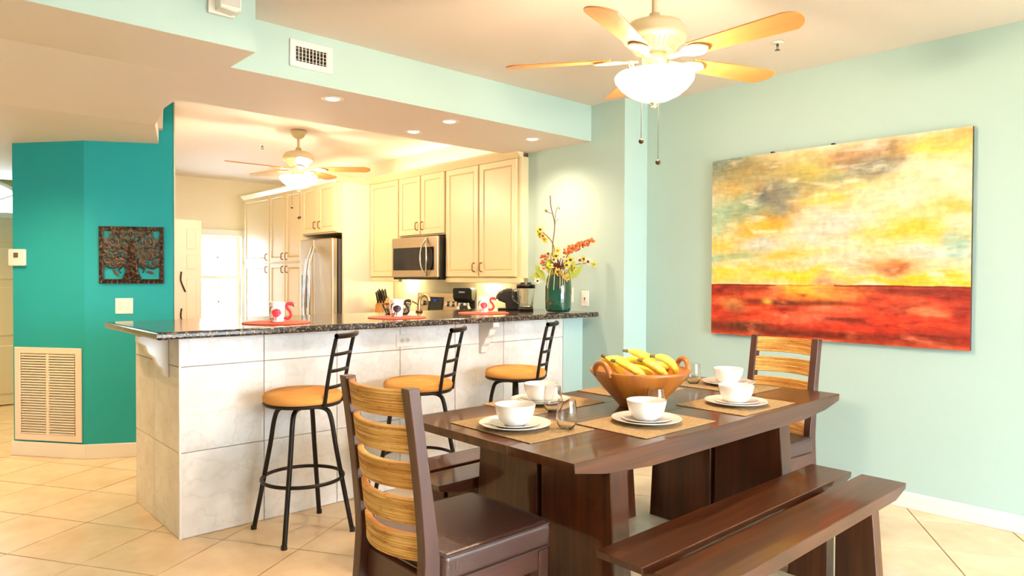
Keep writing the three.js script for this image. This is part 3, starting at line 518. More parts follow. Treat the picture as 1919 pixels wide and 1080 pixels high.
// ---------------------------------------------------------------- on the teal wall
function onTeal(p, q, t, y, out = 0) {                              // point on the face p-q at fraction t; returns position and turn so that local +z points out
  const x = p[0] + (q[0] - p[0]) * t, z = p[1] + (q[1] - p[1]) * t, L = Math.hypot(q[0] - p[0], q[1] - p[1]), nx = -(q[1] - p[1]) / L, nz = (q[0] - p[0]) / L;
  return { pos: [x + nx * out, y, z + nz * out], turn: Math.atan2(nx, nz) };
}
{
  const { pos, turn } = onTeal(TEAL.a, TEAL.b, 0.5, 0.465, 0);
  const W = 0.285, H = 0.345, g = thing('return_air_grille', 'large cream return air grille low on the teal wall', 'vent', pos, turn);
  const s = new THREE.Shape([[-W, -H], [W, -H], [W, H], [-W, H]].map(([a, b]) => new THREE.Vector2(a, b))); s.holes.push(new THREE.Path(rect(-W + 0.05, W - 0.05, -H + 0.045, H - 0.045).map(([a, b]) => new THREE.Vector2(a, b))));
  const gm = std('#f0e4d4', 0.5);
  mesh('frame', new THREE.ExtrudeGeometry(s, { depth: 0.008, bevelEnabled: true, bevelThickness: 0.004, bevelSize: 0.004, bevelOffset: -0.004, bevelSegments: 1 }).translate(0, 0, 0.004), gm, g);
  cutOut('wall_teal', bx(-W + 0.04, W - 0.04, -H + 0.04, H - 0.04, -0.2, 0.02), pos, turn, M.teal);
  mesh('duct', ductBox(W - 0.041, H - 0.041, 0.195), M.galvanised, g);
  mesh('mullion', bx(-0.011, 0.011, -H + 0.045, H - 0.045, 0.003, 0.015), gm, g);
  const sg = bx(-(W - 0.05) / 2 + 0.006, (W - 0.05) / 2 - 0.006, -0.009, 0.009, -0.001, 0.001).rotateX(-0.75);
  for (let k = 0; k < 31; k++) for (const sd of [-1, 1]) { const m = mesh('slat', sg, gm, g); m.position.set(sd * (W - 0.05) / 2, -H + 0.055 + k * (2 * H - 0.11) / 30, 0.008); }
}
{
  const { pos, turn } = onTeal(TEAL.a, TEAL.b, 0.09, 1.475, 0);
  const t = thing('thermostat', 'white thermostat with small dark screen at the teal wall edge', 'thermostat', pos, turn);
  mesh('case', bx(-0.07, 0.07, -0.062, 0.062, 0, 0.028, 0.008), M.white, t);
  mesh('screen', bx(-0.02, 0.02, -0.002, 0.036, 0.027, 0.0295, 0.001), std('#6d6256', 0.3), t);
}
{
  const { pos, turn } = onTeal(TEAL.b, TEAL.c, 0.44, 1.12, 0);
  const o = outlet('light_switch', 'white double switch plate under the metal tree plaque', 'switch', 0.12, 0.115, pos, turn, 'switch2');
}
{
  const { pos, turn } = onTeal(TEAL.b, TEAL.c, 0.53, 1.495, 0.0);
  const t = thing('wall_plaque', 'square copper plaque with a cut out tree on the teal wall', 'wall art', pos, turn); t.scale.set(0.74, 0.84, 0.8); const W = 0.295, H = 0.25, b = 0.04;
  const s = new THREE.Shape([[-W, -H], [W, -H], [W, H], [-W, H]].map(([a, c]) => new THREE.Vector2(a, c))); s.holes.push(new THREE.Path(rect(-W + b, W - b, -H + b, H - b).map(([a, c]) => new THREE.Vector2(a, c))));
  mesh('frame', uvBox(new THREE.ExtrudeGeometry(s, { depth: 0.01, bevelEnabled: true, bevelThickness: 0.005, bevelSize: 0.005, bevelOffset: -0.005, bevelSegments: 2 }).translate(0, 0, 0.006), 'x', 3), M.copperArt, t);
  const ts = new THREE.Shape(); ts.moveTo(-0.085, -H + b - 0.005); ts.quadraticCurveTo(-0.035, -0.14, -0.04, -0.05); ts.quadraticCurveTo(-0.035, 0.05, -0.012, 0.12); ts.lineTo(0.014, 0.12); ts.quadraticCurveTo(0.035, 0.02, 0.045, -0.05); ts.quadraticCurveTo(0.04, -0.14, 0.09, -H + b - 0.005);
  mesh('trunk', uvBox(new THREE.ExtrudeGeometry(ts, { depth: 0.01, bevelEnabled: true, bevelThickness: 0.006, bevelSize: 0.005, bevelSegments: 2 }).translate(0, 0, 0.008), 'y', 3), M.copperArt, t);
  const br = [[[-0.03, -0.1], [-0.09, -0.075], [-0.15, -0.115], [-0.22, -0.10], [-0.255, -0.06]], [[0.035, -0.1], [0.09, -0.075], [0.14, -0.1], [0.2, -0.12], [0.255, -0.09]], [[-0.03, -0.04], [-0.1, -0.01], [-0.18, -0.03], [-0.25, 0.01]], [[0.03, -0.04], [0.1, -0.02], [0.18, -0.04], [0.25, -0.01]], [[-0.02, 0.02], [-0.09, 0.06], [-0.16, 0.07], [-0.24, 0.09]], [[0.02, 0.02], [0.08, 0.06], [0.16, 0.06], [0.25, 0.1]], [[-0.01, 0.09], [-0.06, 0.13], [-0.12, 0.17], [-0.15, 0.2]], [[0.01, 0.09], [0.06, 0.13], [0.12, 0.17], [0.16, 0.2]], [[0, 0.1], [0.01, 0.15], [0, 0.21]], [[-0.03, -0.115], [-0.075, -0.1], [-0.11, -0.13], [-0.1, -0.16]], [[0.04, -0.115], [0.08, -0.1], [0.115, -0.13], [0.1, -0.155]]];
  for (const p of br) mesh('branch', tube(p.map(([x, y]) => [x, y, 0.016]), 0.0065, 20, 6), M.copperArt, t);
  const leaf = (m) => { const out = []; for (let k = 0; k < 300; k++) { let x, y; do { x = rr(-0.255, 0.255); y = rr(-0.10, 0.21); } while ((y > 0.14 && Math.abs(x) > 0.2) || (y < -0.03 && Math.abs(x) < 0.06) || Math.abs(x) < 0.03 && y < 0.08); const g = new THREE.SphereGeometry(1, 7, 5).scale(0.024, 0.0105, 0.004).rotateZ(rr(0, Math.PI)).translate(x, y, rr(0.008, 0.02)); out.push(g); } return out; };
  mesh('foliage', leaf(), M.leafCopper, t).userData.kind = 'stuff';
  const lv = leaf().slice(0, 170); mesh('foliage', lv, M.verdigris, t).userData.kind = 'stuff';
  for (const [x, y, a] of [[-0.145, -0.155, -0.9], [0.17, -0.15, -0.25]]) mesh('hanging_leaf', new THREE.SphereGeometry(1, 12, 8).scale(0.036, 0.013, 0.005).rotateZ(a).translate(x, y, 0.016), M.leafCopper, t);
}
// ---------------------------------------------------------------- painting
{
  const p = thing('painting', 'large abstract canvas of a yellow sky over a red sea', 'painting', [XW, 0, 0]);
  const blobs = [
    [0.06, 0.05, 0.16, 0.10, [126, 142, 112], 1], [0.22, 0.10, 0.18, 0.08, [170, 152, 84], 0.8], [0.10, 0.20, 0.14, 0.07, [206, 176, 92], 0.8], [0.33, 0.27, 0.12, 0.07, [112, 104, 78], 1], [0.25, 0.33, 0.12, 0.06, [140, 136, 92], 0.8], [0.45, 0.20, 0.10, 0.06, [130, 122, 84], 0.7],
    [0.48, 0.12, 0.10, 0.08, [206, 204, 96], 0.9], [0.60, 0.07, 0.12, 0.05, [196, 142, 78], 0.9], [0.70, 0.13, 0.12, 0.06, [128, 128, 92], 0.95], [0.58, 0.21, 0.10, 0.04, [138, 148, 98], 0.9], [0.75, 0.05, 0.08, 0.05, [152, 128, 76], 0.8], [0.90, 0.08, 0.10, 0.06, [240, 198, 66], 0.9], [0.96, 0.03, 0.06, 0.04, [196, 160, 70], 0.7],
    [0.04, 0.34, 0.09, 0.08, [178, 204, 150], 0.9], [0.13, 0.30, 0.08, 0.06, [150, 168, 112], 0.7], [0.24, 0.41, 0.10, 0.05, [240, 182, 36], 1], [0.37, 0.37, 0.09, 0.04, [234, 164, 40], 0.9], [0.52, 0.28, 0.10, 0.035, [246, 196, 48], 0.95], [0.66, 0.22, 0.09, 0.03, [242, 196, 60], 0.8],
    [0.47, 0.38, 0.10, 0.08, [240, 214, 176], 0.9], [0.72, 0.30, 0.14, 0.09, [238, 216, 168], 0.85], [0.85, 0.22, 0.10, 0.08, [240, 222, 178], 0.8], [0.62, 0.43, 0.12, 0.06, [214, 210, 186], 0.8], [0.97, 0.24, 0.06, 0.06, [190, 208, 150], 0.7], [0.22, 0.48, 0.09, 0.04, [206, 212, 190], 0.85], [0.08, 0.54, 0.13, 0.035, [172, 200, 140], 0.85], [0.03, 0.46, 0.06, 0.04, [244, 206, 84], 0.7],
    [0.82, 0.46, 0.13, 0.05, [242, 190, 44], 0.95], [0.93, 0.35, 0.09, 0.03, [236, 184, 66], 0.8], [0.86, 0.54, 0.12, 0.03, [206, 208, 170], 0.8], [0.99, 0.50, 0.04, 0.10, [164, 196, 156], 0.8], [0.35, 0.55, 0.13, 0.03, [236, 186, 56], 0.8], [0.08, 0.65, 0.13, 0.04, [248, 204, 40], 0.9], [0.20, 0.67, 0.08, 0.03, [236, 214, 120], 0.7], [0.70, 0.61, 0.16, 0.035, [214, 140, 56], 0.85], [0.74, 0.63, 0.07, 0.018, [176, 94, 34], 0.75], [0.50, 0.62, 0.10, 0.07, [240, 214, 160], 0.8], [0.38, 0.665, 0.16, 0.025, [252, 206, 40], 0.95], [0.85, 0.68, 0.25, 0.022, [250, 186, 18], 0.95], [0.52, 0.69, 0.06, 0.015, [190, 120, 84], 0.7],
  ];
  const sea = [[0.42, 0.735, 0.15, 0.035, [250, 196, 60], 1], [0.55, 0.76, 0.14, 0.025, [244, 170, 60], 0.8], [0.17, 0.74, 0.12, 0.02, [150, 42, 20], 0.9], [0.85, 0.735, 0.2, 0.022, [124, 30, 16], 0.95], [0.30, 0.80, 0.16, 0.012, [96, 40, 18], 0.9], [0.52, 0.805, 0.08, 0.01, [104, 46, 20], 0.8], [0.26, 0.80, 0.02, 0.014, [250, 200, 70], 0.8], [0.20, 0.77, 0.12, 0.016, [236, 96, 52], 0.8], [0.80, 0.775, 0.16, 0.02, [232, 70, 40], 0.8], [0.10, 0.82, 0.05, 0.035, [226, 148, 70], 0.75], [0.11, 0.85, 0.04, 0.03, [124, 58, 24], 0.6], [0.50, 0.84, 0.16, 0.02, [240, 112, 76], 0.85], [0.45, 0.89, 0.16, 0.025, [240, 118, 90], 0.85], [0.83, 0.83, 0.07, 0.04, [238, 132, 84], 0.7], [0.75, 0.87, 0.2, 0.02, [214, 54, 26], 0.8], [0.25, 0.89, 0.12, 0.02, [222, 74, 40], 0.8], [0.97, 0.82, 0.05, 0.08, [150, 34, 16], 0.7], [0.12, 0.95, 0.2, 0.025, [96, 50, 26], 0.9], [0.45, 0.965, 0.3, 0.02, [112, 36, 18], 0.9], [0.85, 0.95, 0.18, 0.03, [122, 28, 14], 0.85], [0.65, 0.925, 0.2, 0.018, [206, 48, 24], 0.7]];
  const tex = texture(1024, 768, (u, vv) => {
    const v = 1 - vv, wx = (fbm(u, v, 7, 9, 5, 301) - 0.5) * 0.2, wy = (fbm(u, v, 6, 8, 5, 311) - 0.5) * 0.13, st = fbm(u, v, 24, 90, 3, 321), st2 = fbm(u, v, 60, 40, 3, 331), st3 = fbm(u + wy, v, 10, 26, 4, 361), hue = fbm(u, v + wx, 9, 14, 4, 371) - 0.5;
    let c;
    const put = (list, k) => { for (const [bu, bv, ru, rv, col, a] of list) { const q = Math.pow((u + wx * k - bu) / ru, 2) + Math.pow((v + wy * k - bv) / rv, 2); if (q < 6) c = mix3(c, col, clamp(a * Math.exp(-q * 0.8) * (0.35 + 1.5 * st3) * 1.1)); } };
    const hz = 0.712 + (fbm(u, 0.5, 12, 2, 2, 341) - 0.5) * 0.006;
    if (v < hz) { c = mix3([226, 210, 140], [240, 228, 190], sstep(0.3, 0.7, st3)); put(blobs, 1); c = [c[0] - hue * 14, c[1] + hue * 26, c[2] + hue * 70 + 16]; if (st3 > 0.62) c = mix3(c, [246, 234, 206], (st3 - 0.62) * 3.2); }
    else { c = mix3([182, 38, 16], [234, 86, 40], sstep(0.25, 0.75, st3)); put(sea, 0.35); if (st3 > 0.6) c = mix3(c, [242, 132, 92], (st3 - 0.6) * 3); if (st3 < 0.36) c = mix3(c, [96, 24, 14], (0.36 - st3) * 2.5); if (v < hz + 0.008 && Math.abs(u - 0.42) > 0.12) c = mix3(c, [90, 24, 14], 0.6); }
    const d = (st2 - 0.5) * 36 + (st - 0.5) * 28;
    return [c[0] + d, c[1] + d, c[2] + d * 0.8];
  }, { wrap: false });
  const bump = texture(512, 384, grey((u, v) => fbm(u, v, 40, 70, 3, 351)), { srgb: false });
  const z0 = -2.69, z1 = -1.095, y0 = 0.948, y1 = 2.178, t = 0.038;
  mesh('canvas_edge', bx(-t, -0.012, y0, y1, z0, z1, 0.002), std('#3a2418', 0.7), p);
  const face = new THREE.PlaneGeometry(z1 - z0, y1 - y0, 1, 1).rotateY(-Math.PI / 2).translate(-t - 0.0012, (y0 + y1) / 2, (z0 + z1) / 2);
  mesh('canvas', face, std('#ffffff', 0.5, { map: tex, bumpMap: bump, bumpScale: 0.002 }), p);
  for (const z of [-2.25, -1.85]) mesh('hanger', bx(-0.03, 0, y1 - 0.004, y1 + 0.012, z - 0.01, z + 0.01, 0.002), M.black, p);
}
// ---------------------------------------------------------------- dining table
const TX0 = 1.615, TX1 = 3.625, TZ0 = -2.43, TZ1 = -1.475, TY = 0.75, TZC = -1.9525;
{
  const t = thing('dining_table', 'dark brown wooden dining table with thick bowed top', 'table', [(TX0 + TX1) / 2, 0, TZC]);
  const L = (TX1 - TX0) / 2;
  const side = [[-L, TY], [-L + 0.006, TY - 0.034], [-L + 0.16, TY - 0.062], [-L + 0.42, TY - 0.082], [L - 0.42, TY - 0.082], [L - 0.16, TY - 0.062], [L - 0.006, TY - 0.034], [L, TY]];
  const W = (TZ1 - TZ0) / 3;
  for (let k = 0; k < 3; k++) mesh('top_board', uvBox(profileZ(side, W - 0.0006, 0.0022), 'x', 0.9, k * 0.37), M.darkWood, t).position.z = (k - 1) * W;
  for (const s of [-1, 1]) {
    const x = s * (L - 0.365);
    for (const q of [-1, 1]) {                                       // each pedestal is two boards with a gap and a lip between
      const bs = [[q * 0.012, 0], [q * 0.40, 0], [q * 0.365, TY - 0.081], [q * 0.012, TY - 0.081]];
      mesh('pedestal_board', uvBox(profileZ(q > 0 ? bs : bs.slice().reverse(), 0.10, 0.004).rotateY(-Math.PI / 2), 'y', 0.9, q * 0.2 + s), M.darkWood, t).position.x = x;
    }
    mesh('pedestal_spline', uvBox(bx(x - 0.02, x + 0.02, 0.01, TY - 0.082, -0.014, 0.014), 'y', 0.9), M.darkWood, t);
  }
}
// ---------------------------------------------------------------- benches
function bench(label, x, z) {
  const b = thing('dining_bench', label, 'bench', [x, 0, z], 0, 'two plank benches beside the dining table');
  const L = 0.79, Y = 0.45, side = [[-L, Y], [-L + 0.006, Y - 0.024], [-L + 0.12, Y - 0.052], [L - 0.12, Y - 0.052], [L - 0.006, Y - 0.024], [L, Y]];
  for (const s of [-1, 1]) mesh('seat_plank', uvBox(profileZ(side, 0.188, 0.0025), 'x', 0.9, s * 0.3 + x), M.darkWood, b).position.z = s * 0.115;
  for (const s of [-1, 1]) for (const q of [-1, 1]) {
    const bs = [[q * 0.016, 0], [q * 0.195, 0], [q * 0.165, Y - 0.053], [q * 0.016, Y - 0.053]];
    mesh('leg_board', uvBox(profileZ(q > 0 ? bs : bs.slice().reverse(), 0.07, 0.003).rotateY(-Math.PI / 2), 'y', 0.9, s * 0.4 + q), M.darkWood, b).position.x = s * 0.56;
  }
  mesh('stretcher', uvBox(bx(-0.55, 0.55, Y - 0.125, Y - 0.053, -0.015, 0.015, 0.003), 'x', 0.9), M.darkWood, b);
  for (const s of [-1, 1]) mesh('apron', uvBox(bx(-0.54, 0.54, Y - 0.085, Y - 0.053, s * 0.115 - 0.014, s * 0.115 + 0.014, 0.003), 'x', 0.9), M.darkWood, b);
  return b;
}
bench('dark wooden bench with two seat planks in the foreground', 2.505, -1.262);
bench('dark wooden bench on the bar side of the table, mostly hidden', 2.53, -2.575);

// ---------------------------------------------------------------- dining chairs
const chairLean = (y) => y < 0.46 ? -0.262 - 0.04 * Math.pow((0.46 - y) / 0.46, 1.5) : -0.262 - 0.072 * Math.pow((y - 0.46) / 0.54, 1.15);
function rattanSlat(y0, h, zHalf, bulge) {                            // curved slat wrapped in fine horizontal cane
  const ribs = 10, per = 6, rows = ribs * per, cols = 16, pos = [], uv = [], idx = [], prof = [];
  for (let j = 0; j <= rows; j++) prof.push([0.008 + 0.005 * Math.abs(Math.sin(j / per * Math.PI)), j / rows]);
  for (let j = rows; j >= 0; j--) prof.push([-0.008 - 0.005 * Math.abs(Math.sin(j / per * Math.PI)), j / rows]);
  prof.push(prof[0]);
  for (let i = 0; i <= cols; i++) { const t = i / cols * 2 - 1, z = t * zHalf; for (let j = 0; j < prof.length; j++) { const y = y0 + prof[j][1] * h; pos.push(chairLean(y) + 0.004 + prof[j][0] - bulge * (1 - t * t), y, z); uv.push(z * 1.6 + y0 * 3.1, y * 3.2); } }
  const n = prof.length;
  for (let i = 0; i < cols; i++) for (let j = 0; j < n - 1; j++) { const a = i * n + j, b = a + n; idx.push(a, b, a + 1, b, b + 1, a + 1); }
  const g = new THREE.BufferGeometry(); g.setAttribute('position', new THREE.Float32BufferAttribute(pos, 3)); g.setAttribute('uv', new THREE.Float32BufferAttribute(uv, 2)); g.setIndex(idx); g.computeVertexNormals();
  return g;
}
function diningChair(label, x, z, turn) {
  const c = thing('dining_chair', label, 'chair', [x, 0, z], turn, 'rattan backed dining chairs at the table ends');
  const left = [], right = []; for (let k = 0; k <= 20; k++) { const y = k / 20, w = 0.021 + 0.012 * Math.exp(-Math.pow((y - 0.3) / 0.3, 2)); left.push([chairLean(y) - w, y]); right.unshift([chairLean(y) + w, y]); }
  for (const s of [-1, 1]) mesh('back_post', uvBox(profileZ([...left, ...right].reverse(), 0.042, 0.003), 'y', 1.2, s), M.chairWood, c).position.z = s * 0.192;
  for (let k = 0; k < 5; k++) mesh('back_slat', rattanSlat(0.905 - k * 0.1165, 0.086, 0.173, 0.055), M.rattan, c);
  for (const s of [-1, 1]) mesh('leg', uvBox(bx(0.19, 0.235, 0, 0.37, s * 0.205 - 0.0225, s * 0.205 + 0.0225, 0.003), 'y', 1.2), M.chairWood, c);
  mesh('seat_frame', [uvBox(bx(-0.25, 0.24, 0.30, 0.372, 0.195, 0.222, 0.003), 'x', 1.2), uvBox(bx(-0.25, 0.24, 0.30, 0.372, -0.222, -0.195, 0.003), 'x', 1.2), uvBox(bx(0.213, 0.24, 0.30, 0.372, -0.195, 0.195, 0.003), 'z', 1.2), uvBox(bx(-0.265, -0.238, 0.28, 0.385, -0.18, 0.18, 0.003), 'z', 1.2)], M.chairWood, c);
  const cu = mesh('seat_cushion', uvBox(bx(-0.235, 0.252, 0.372, 0.468, -0.232, 0.232, 0.024, 4), 'x', 1), M.leather, c);
  const loop = (y) => { const p = [], r = 0.022; for (const [cx, cz, a0] of [[0.25 - r, 0.23 - r, 0], [-0.233 + r, 0.23 - r, 1], [-0.233 + r, -0.23 + r, 2], [0.25 - r, -0.23 + r, 3]]) for (let k = 0; k <= 3; k++) { const a = (a0 + k / 3) * Math.PI / 2; p.push([cx + r * Math.cos(a), y, cz + r * Math.sin(a)]); } return tube(p, 0.0042, 120, 6, true); };
  mesh('piping', loop(0.460), M.leather, cu); mesh('piping', loop(0.380), M.leather, cu);
  return c;
}
diningChair('rattan backed chair with brown leather seat in the foreground', 1.525, -1.958, 0);
diningChair('rattan backed chair at the far table end under the painting', 3.575, -1.93, Math.PI - 0.08);

// ---------------------------------------------------------------- bar stools
function barStool(label, x, z, deg, legTurn = 0) {
  const s = thing('bar_stool', label, 'stool', [x, 0, z], deg * Math.PI / 180, 'swivel bar stools along the breakfast bar');
  const SY = 0.655;
  for (let k = 0; k < 4; k++) {
    const a = legTurn + Math.PI / 4 + k * Math.PI / 2 - deg * Math.PI / 180, c = Math.cos(a), q = -Math.sin(a);
    const l = mesh('leg', tube([[0.05, SY], [0.10, SY - 0.002], [0.135, SY - 0.02], [0.152, SY - 0.065], [0.175, SY - 0.2], [0.262, 0.012]].map(([r, y]) => [r * c, y, r * q]), 0.0125, 40, 10), M.iron, s);
    mesh('foot_cap', new THREE.CylinderGeometry(0.0145, 0.0155, 0.022, 14).translate(0.265 * c, 0.011, 0.265 * q), M.black, l);
  }
  mesh('footrest_ring', new THREE.TorusGeometry(0.207, 0.0095, 10, 56).rotateX(Math.PI / 2).translate(0, 0.285, 0), M.iron, s);
  mesh('swivel_plate', [new THREE.CylinderGeometry(0.10, 0.10, 0.012, 32).translate(0, SY + 0.012, 0), new THREE.CylinderGeometry(0.06, 0.06, 0.02, 24).translate(0, SY + 0.004, 0)], M.iron, s);
  mesh('seat_rim', lathe([[0, SY + 0.016], [0.17, SY + 0.016], [0.197, SY + 0.018], [0.203, SY + 0.026], [0.198, SY + 0.036], [0, SY + 0.036]], 48), M.iron, s);
  mesh('seat_cushion', lathe([[0.194, SY + 0.034], [0.201, SY + 0.044], [0.203, SY + 0.06], [0.194, SY + 0.077], [0.17, SY + 0.087], [0.11, SY + 0.094], [0, SY + 0.096]].reverse().map((p) => p).reverse(), 48), M.suede, s);
  // ladder back, curving outwards and rolled at the top
  const bp = (y) => 0.175 + 0.028 * Math.sin(clamp((y - SY) / 0.42) * Math.PI * 0.5) + 0.05 * Math.pow(clamp((y - SY) / 0.42), 2.2);
  const ys = [SY + 0.022, SY + 0.06, SY + 0.12, SY + 0.19, SY + 0.26, SY + 0.32, SY + 0.372];
  for (const w of [-1, 1]) mesh('back_post', tube(ys.map((y) => [bp(y), y, w * 0.10]), 0.0105, 30, 8), M.iron, s);
  for (const y of [SY + 0.12, SY + 0.205, SY + 0.29]) mesh('ladder_rung', tube([-1, -0.5, 0, 0.5, 1].map((t) => [bp(y) + 0.018 * (1 - t * t), y, t * 0.10]), 0.0095, 16, 6), M.iron, s);
  const yt = SY + 0.374; mesh('top_rail', tube([-1.08, -0.5, 0, 0.5, 1.08].map((t) => [bp(yt) + 0.012 + 0.022 * (1 - t * t), yt + 0.012, t * 0.105]), 0.0145, 24, 10), M.iron, s);
  return s;
}
barStool('tan seated bar stool nearest to the left end of the bar', 1.635, -3.425, -55, -0.0);
barStool('middle one of the three tan bar stools, behind the near chair', 2.33, -3.37, -58, 0.15);
barStool('farthest tan bar stool, close to the aqua wall', 3.11, -3.37, -60, 0.1);
// ---------------------------------------------------------------- place settings
const plateG = lathe([[0, 0.004], [0.06, 0.004], [0.085, 0.008], [0.12, 0.016], [0.140, 0.0215], [0.1425, 0.0205], [0.141, 0.018], [0.12, 0.0115], [0.085, 0.003], [0.07, 0], [0, 0]].reverse(), 56);
const saladG = lathe([[0, 0.004], [0.045, 0.004], [0.06, 0.007], [0.088, 0.014], [0.100, 0.0175], [0.102, 0.0165], [0.1, 0.0145], [0.085, 0.009], [0.06, 0.002], [0.045, 0], [0, 0]].reverse(), 48);
const bowlG = lathe([[0, 0.006], [0.034, 0.007], [0.052, 0.02], [0.068, 0.045], [0.075, 0.07], [0.0785, 0.0825], [0.081, 0.0825], [0.079, 0.07], [0.0725, 0.043], [0.058, 0.016], [0.042, 0.004], [0.04, 0], [0, 0]].reverse(), 48);
const glassG = lathe([[0, 0.006], [0.022, 0.0065], [0.034, 0.02], [0.0395, 0.042], [0.038, 0.07], [0.0325, 0.112], [0.0335, 0.1125], [0.0345, 0.112], [0.0398, 0.07], [0.0412, 0.042], [0.036, 0.018], [0.025, 0.002], [0, 0.0]].reverse(), 40);
const matG = (w, d) => { const g = bx(-w / 2, w / 2, 0, 0.003, -d / 2, d / 2, 0.001, 1), p = g.attributes.position, uv = g.attributes.uv; for (let i = 0; i < p.count; i++) uv.setXY(i, p.getX(i) / 0.36, p.getZ(i) / 0.36); return g; };
const mg = matG(0.47, 0.345);
const settings = [
  [1.865, -1.99, Math.PI / 2, 'the table end by the near rattan chair', [1.958, -1.828], [-0.035, 0.005]],
  [2.295, -1.70, 0, 'the bench side of the table, left of the two', [2.457, -1.772], [0, 0]],
  [2.955, -1.675, 0, 'the bench side of the table, right of the two', null, [-0.02, 0.01]],
  [2.29, -2.285, 0, 'the bar side of the table, nearest the camera', [2.16, -2.10], [-0.01, -0.01]],
  [3.40, -2.0, Math.PI / 2, 'the table end by the far rattan chair', [3.33, -2.15], [0.05, -0.005]],
  [2.91, -2.255, 0, 'the bar side of the table, behind the fruit bowl', null, [0.02, -0.02]],
];
for (const [x, z, turn, where, gl, [dx, dz]] of settings) {
  const add = (name, geo, mat, label, cat, px, py, pz, r, group) => { const m = mesh(name, geo, mat); m.position.set(px, py, pz); m.rotation.y = r; tag(m, label, cat, group); return m; };
  add('placemat', mg, M.mat, 'woven tan placemat at ' + where, 'placemat', x, TY + 0.0005, z, turn, 'woven placemats');
  const y = TY + 0.0037, cx = x + dx, cz = z + dz;
  add('dinner_plate', plateG, M.porcelain, 'large white plate at ' + where, 'plate', cx, y, cz, 0, 'white dinner plates');
  add('salad_plate', saladG, M.porcelain, 'small white plate at ' + where, 'plate', cx, y + 0.0045, cz, 0, 'white salad plates');
  add('soup_bowl', bowlG, M.porcelain, 'white bowl at ' + where, 'bowl', cx, y + 0.009, cz, 0, 'white soup bowls');
  if (gl) add('drinking_glass', glassG, M.solidGlass, 'stemless clear glass at ' + where, 'glass', gl[0], TY + (Math.abs(gl[0] - x) < 0.24 && Math.abs(gl[1] - z) < 0.24 ? 0.004 : 0.0008), gl[1], 0, 'stemless drinking glasses');
}
// ---------------------------------------------------------------- fruit bowl and bananas
const FB = [2.572, TY, -1.945];
{
  const b = thing('fruit_bowl', 'flared wooden bowl with carved handles, full of bananas', 'bowl', [FB[0], FB[1] + 0.0005, FB[2]]);
  const g = lathe([[0, 0.016], [0.07, 0.018], [0.12, 0.07], [0.18, 0.132], [0.213, 0.166], [0.222, 0.174], [0.23, 0.170], [0.226, 0.158], [0.19, 0.115], [0.135, 0.052], [0.092, 0.004], [0.085, 0], [0, 0]].reverse(), 72);
  { const p = g.attributes.position, uv = g.attributes.uv; for (let i = 0; i < p.count; i++) { const a = Math.atan2(p.getZ(i), p.getX(i)); uv.setXY(i, p.getY(i) * 3, a * 0.5); } }
  mesh('shell', g, M.bowlWood, b);
  for (const a of [2.95, -0.45]) { const c = Math.cos(a), s = -Math.sin(a), t = [-s, c]; mesh('handle', tube([[-1, 0.155, 0.212], [-0.92, 0.185, 0.222], [-0.5, 0.207, 0.224], [0, 0.213, 0.224], [0.5, 0.207, 0.224], [0.92, 0.185, 0.222], [1, 0.155, 0.212]].map(([q, y, r]) => [r * c + t[0] * q * 0.05, y, r * s + t[1] * q * 0.05]), 0.0125, 36, 10), M.bowlWood, b); }
}
function banana(label, len, bend, pos, rot) {
  const o = thing('banana', label, 'banana', pos, 0, 'bananas in the wooden bowl');
  o.rotation.set(...rot);
  const R = len / bend, N = 22, K = 10, ps = [], uv = [], idx = [];
  for (let i = 0; i <= N; i++) {
    const t = i / N, a = (t - 0.5) * bend, cx = R * Math.sin(a), cy = R * Math.cos(a) - R;
    const r = 0.0195 * Math.min(1, Math.pow(Math.sin(Math.PI * clamp(t * 0.94 + 0.03)), 0.42)) * (t < 0.12 ? 0.35 + t / 0.12 * 0.65 : 1) * (t > 0.93 ? 0.62 : 1);
    for (let k = 0; k <= K; k++) { const q = k / K * Math.PI * 2, f = 1 + 0.07 * Math.cos(5 * q); ps.push(cx + Math.sin(a) * r * f * Math.cos(q), cy + Math.cos(a) * r * f * Math.cos(q), r * f * Math.sin(q)); uv.push(t * 1.3, k / K * 0.6); }
  }
  for (let i = 0; i < N; i++) for (let k = 0; k < K; k++) { const a = i * (K + 1) + k, b = a + K + 1; idx.push(a, a + 1, b, b, a + 1, b + 1); }
  const g = new THREE.BufferGeometry(); g.setAttribute('position', new THREE.Float32BufferAttribute(ps, 3)); g.setAttribute('uv', new THREE.Float32BufferAttribute(uv, 2)); g.setIndex(idx); g.computeVertexNormals();
  mesh('peel', g, M.banana, o);
  const e = (t) => { const a = (t - 0.5) * bend; return [R * Math.sin(a), R * Math.cos(a) - R, 0]; };
  mesh('stem', rod(e(0.02), e(-0.09), 0.0085, 0.0065, 8), M.stem, o);
  mesh('tip', rod(e(0.985), e(1.015), 0.008, 0.005, 8), M.stem, o);
}
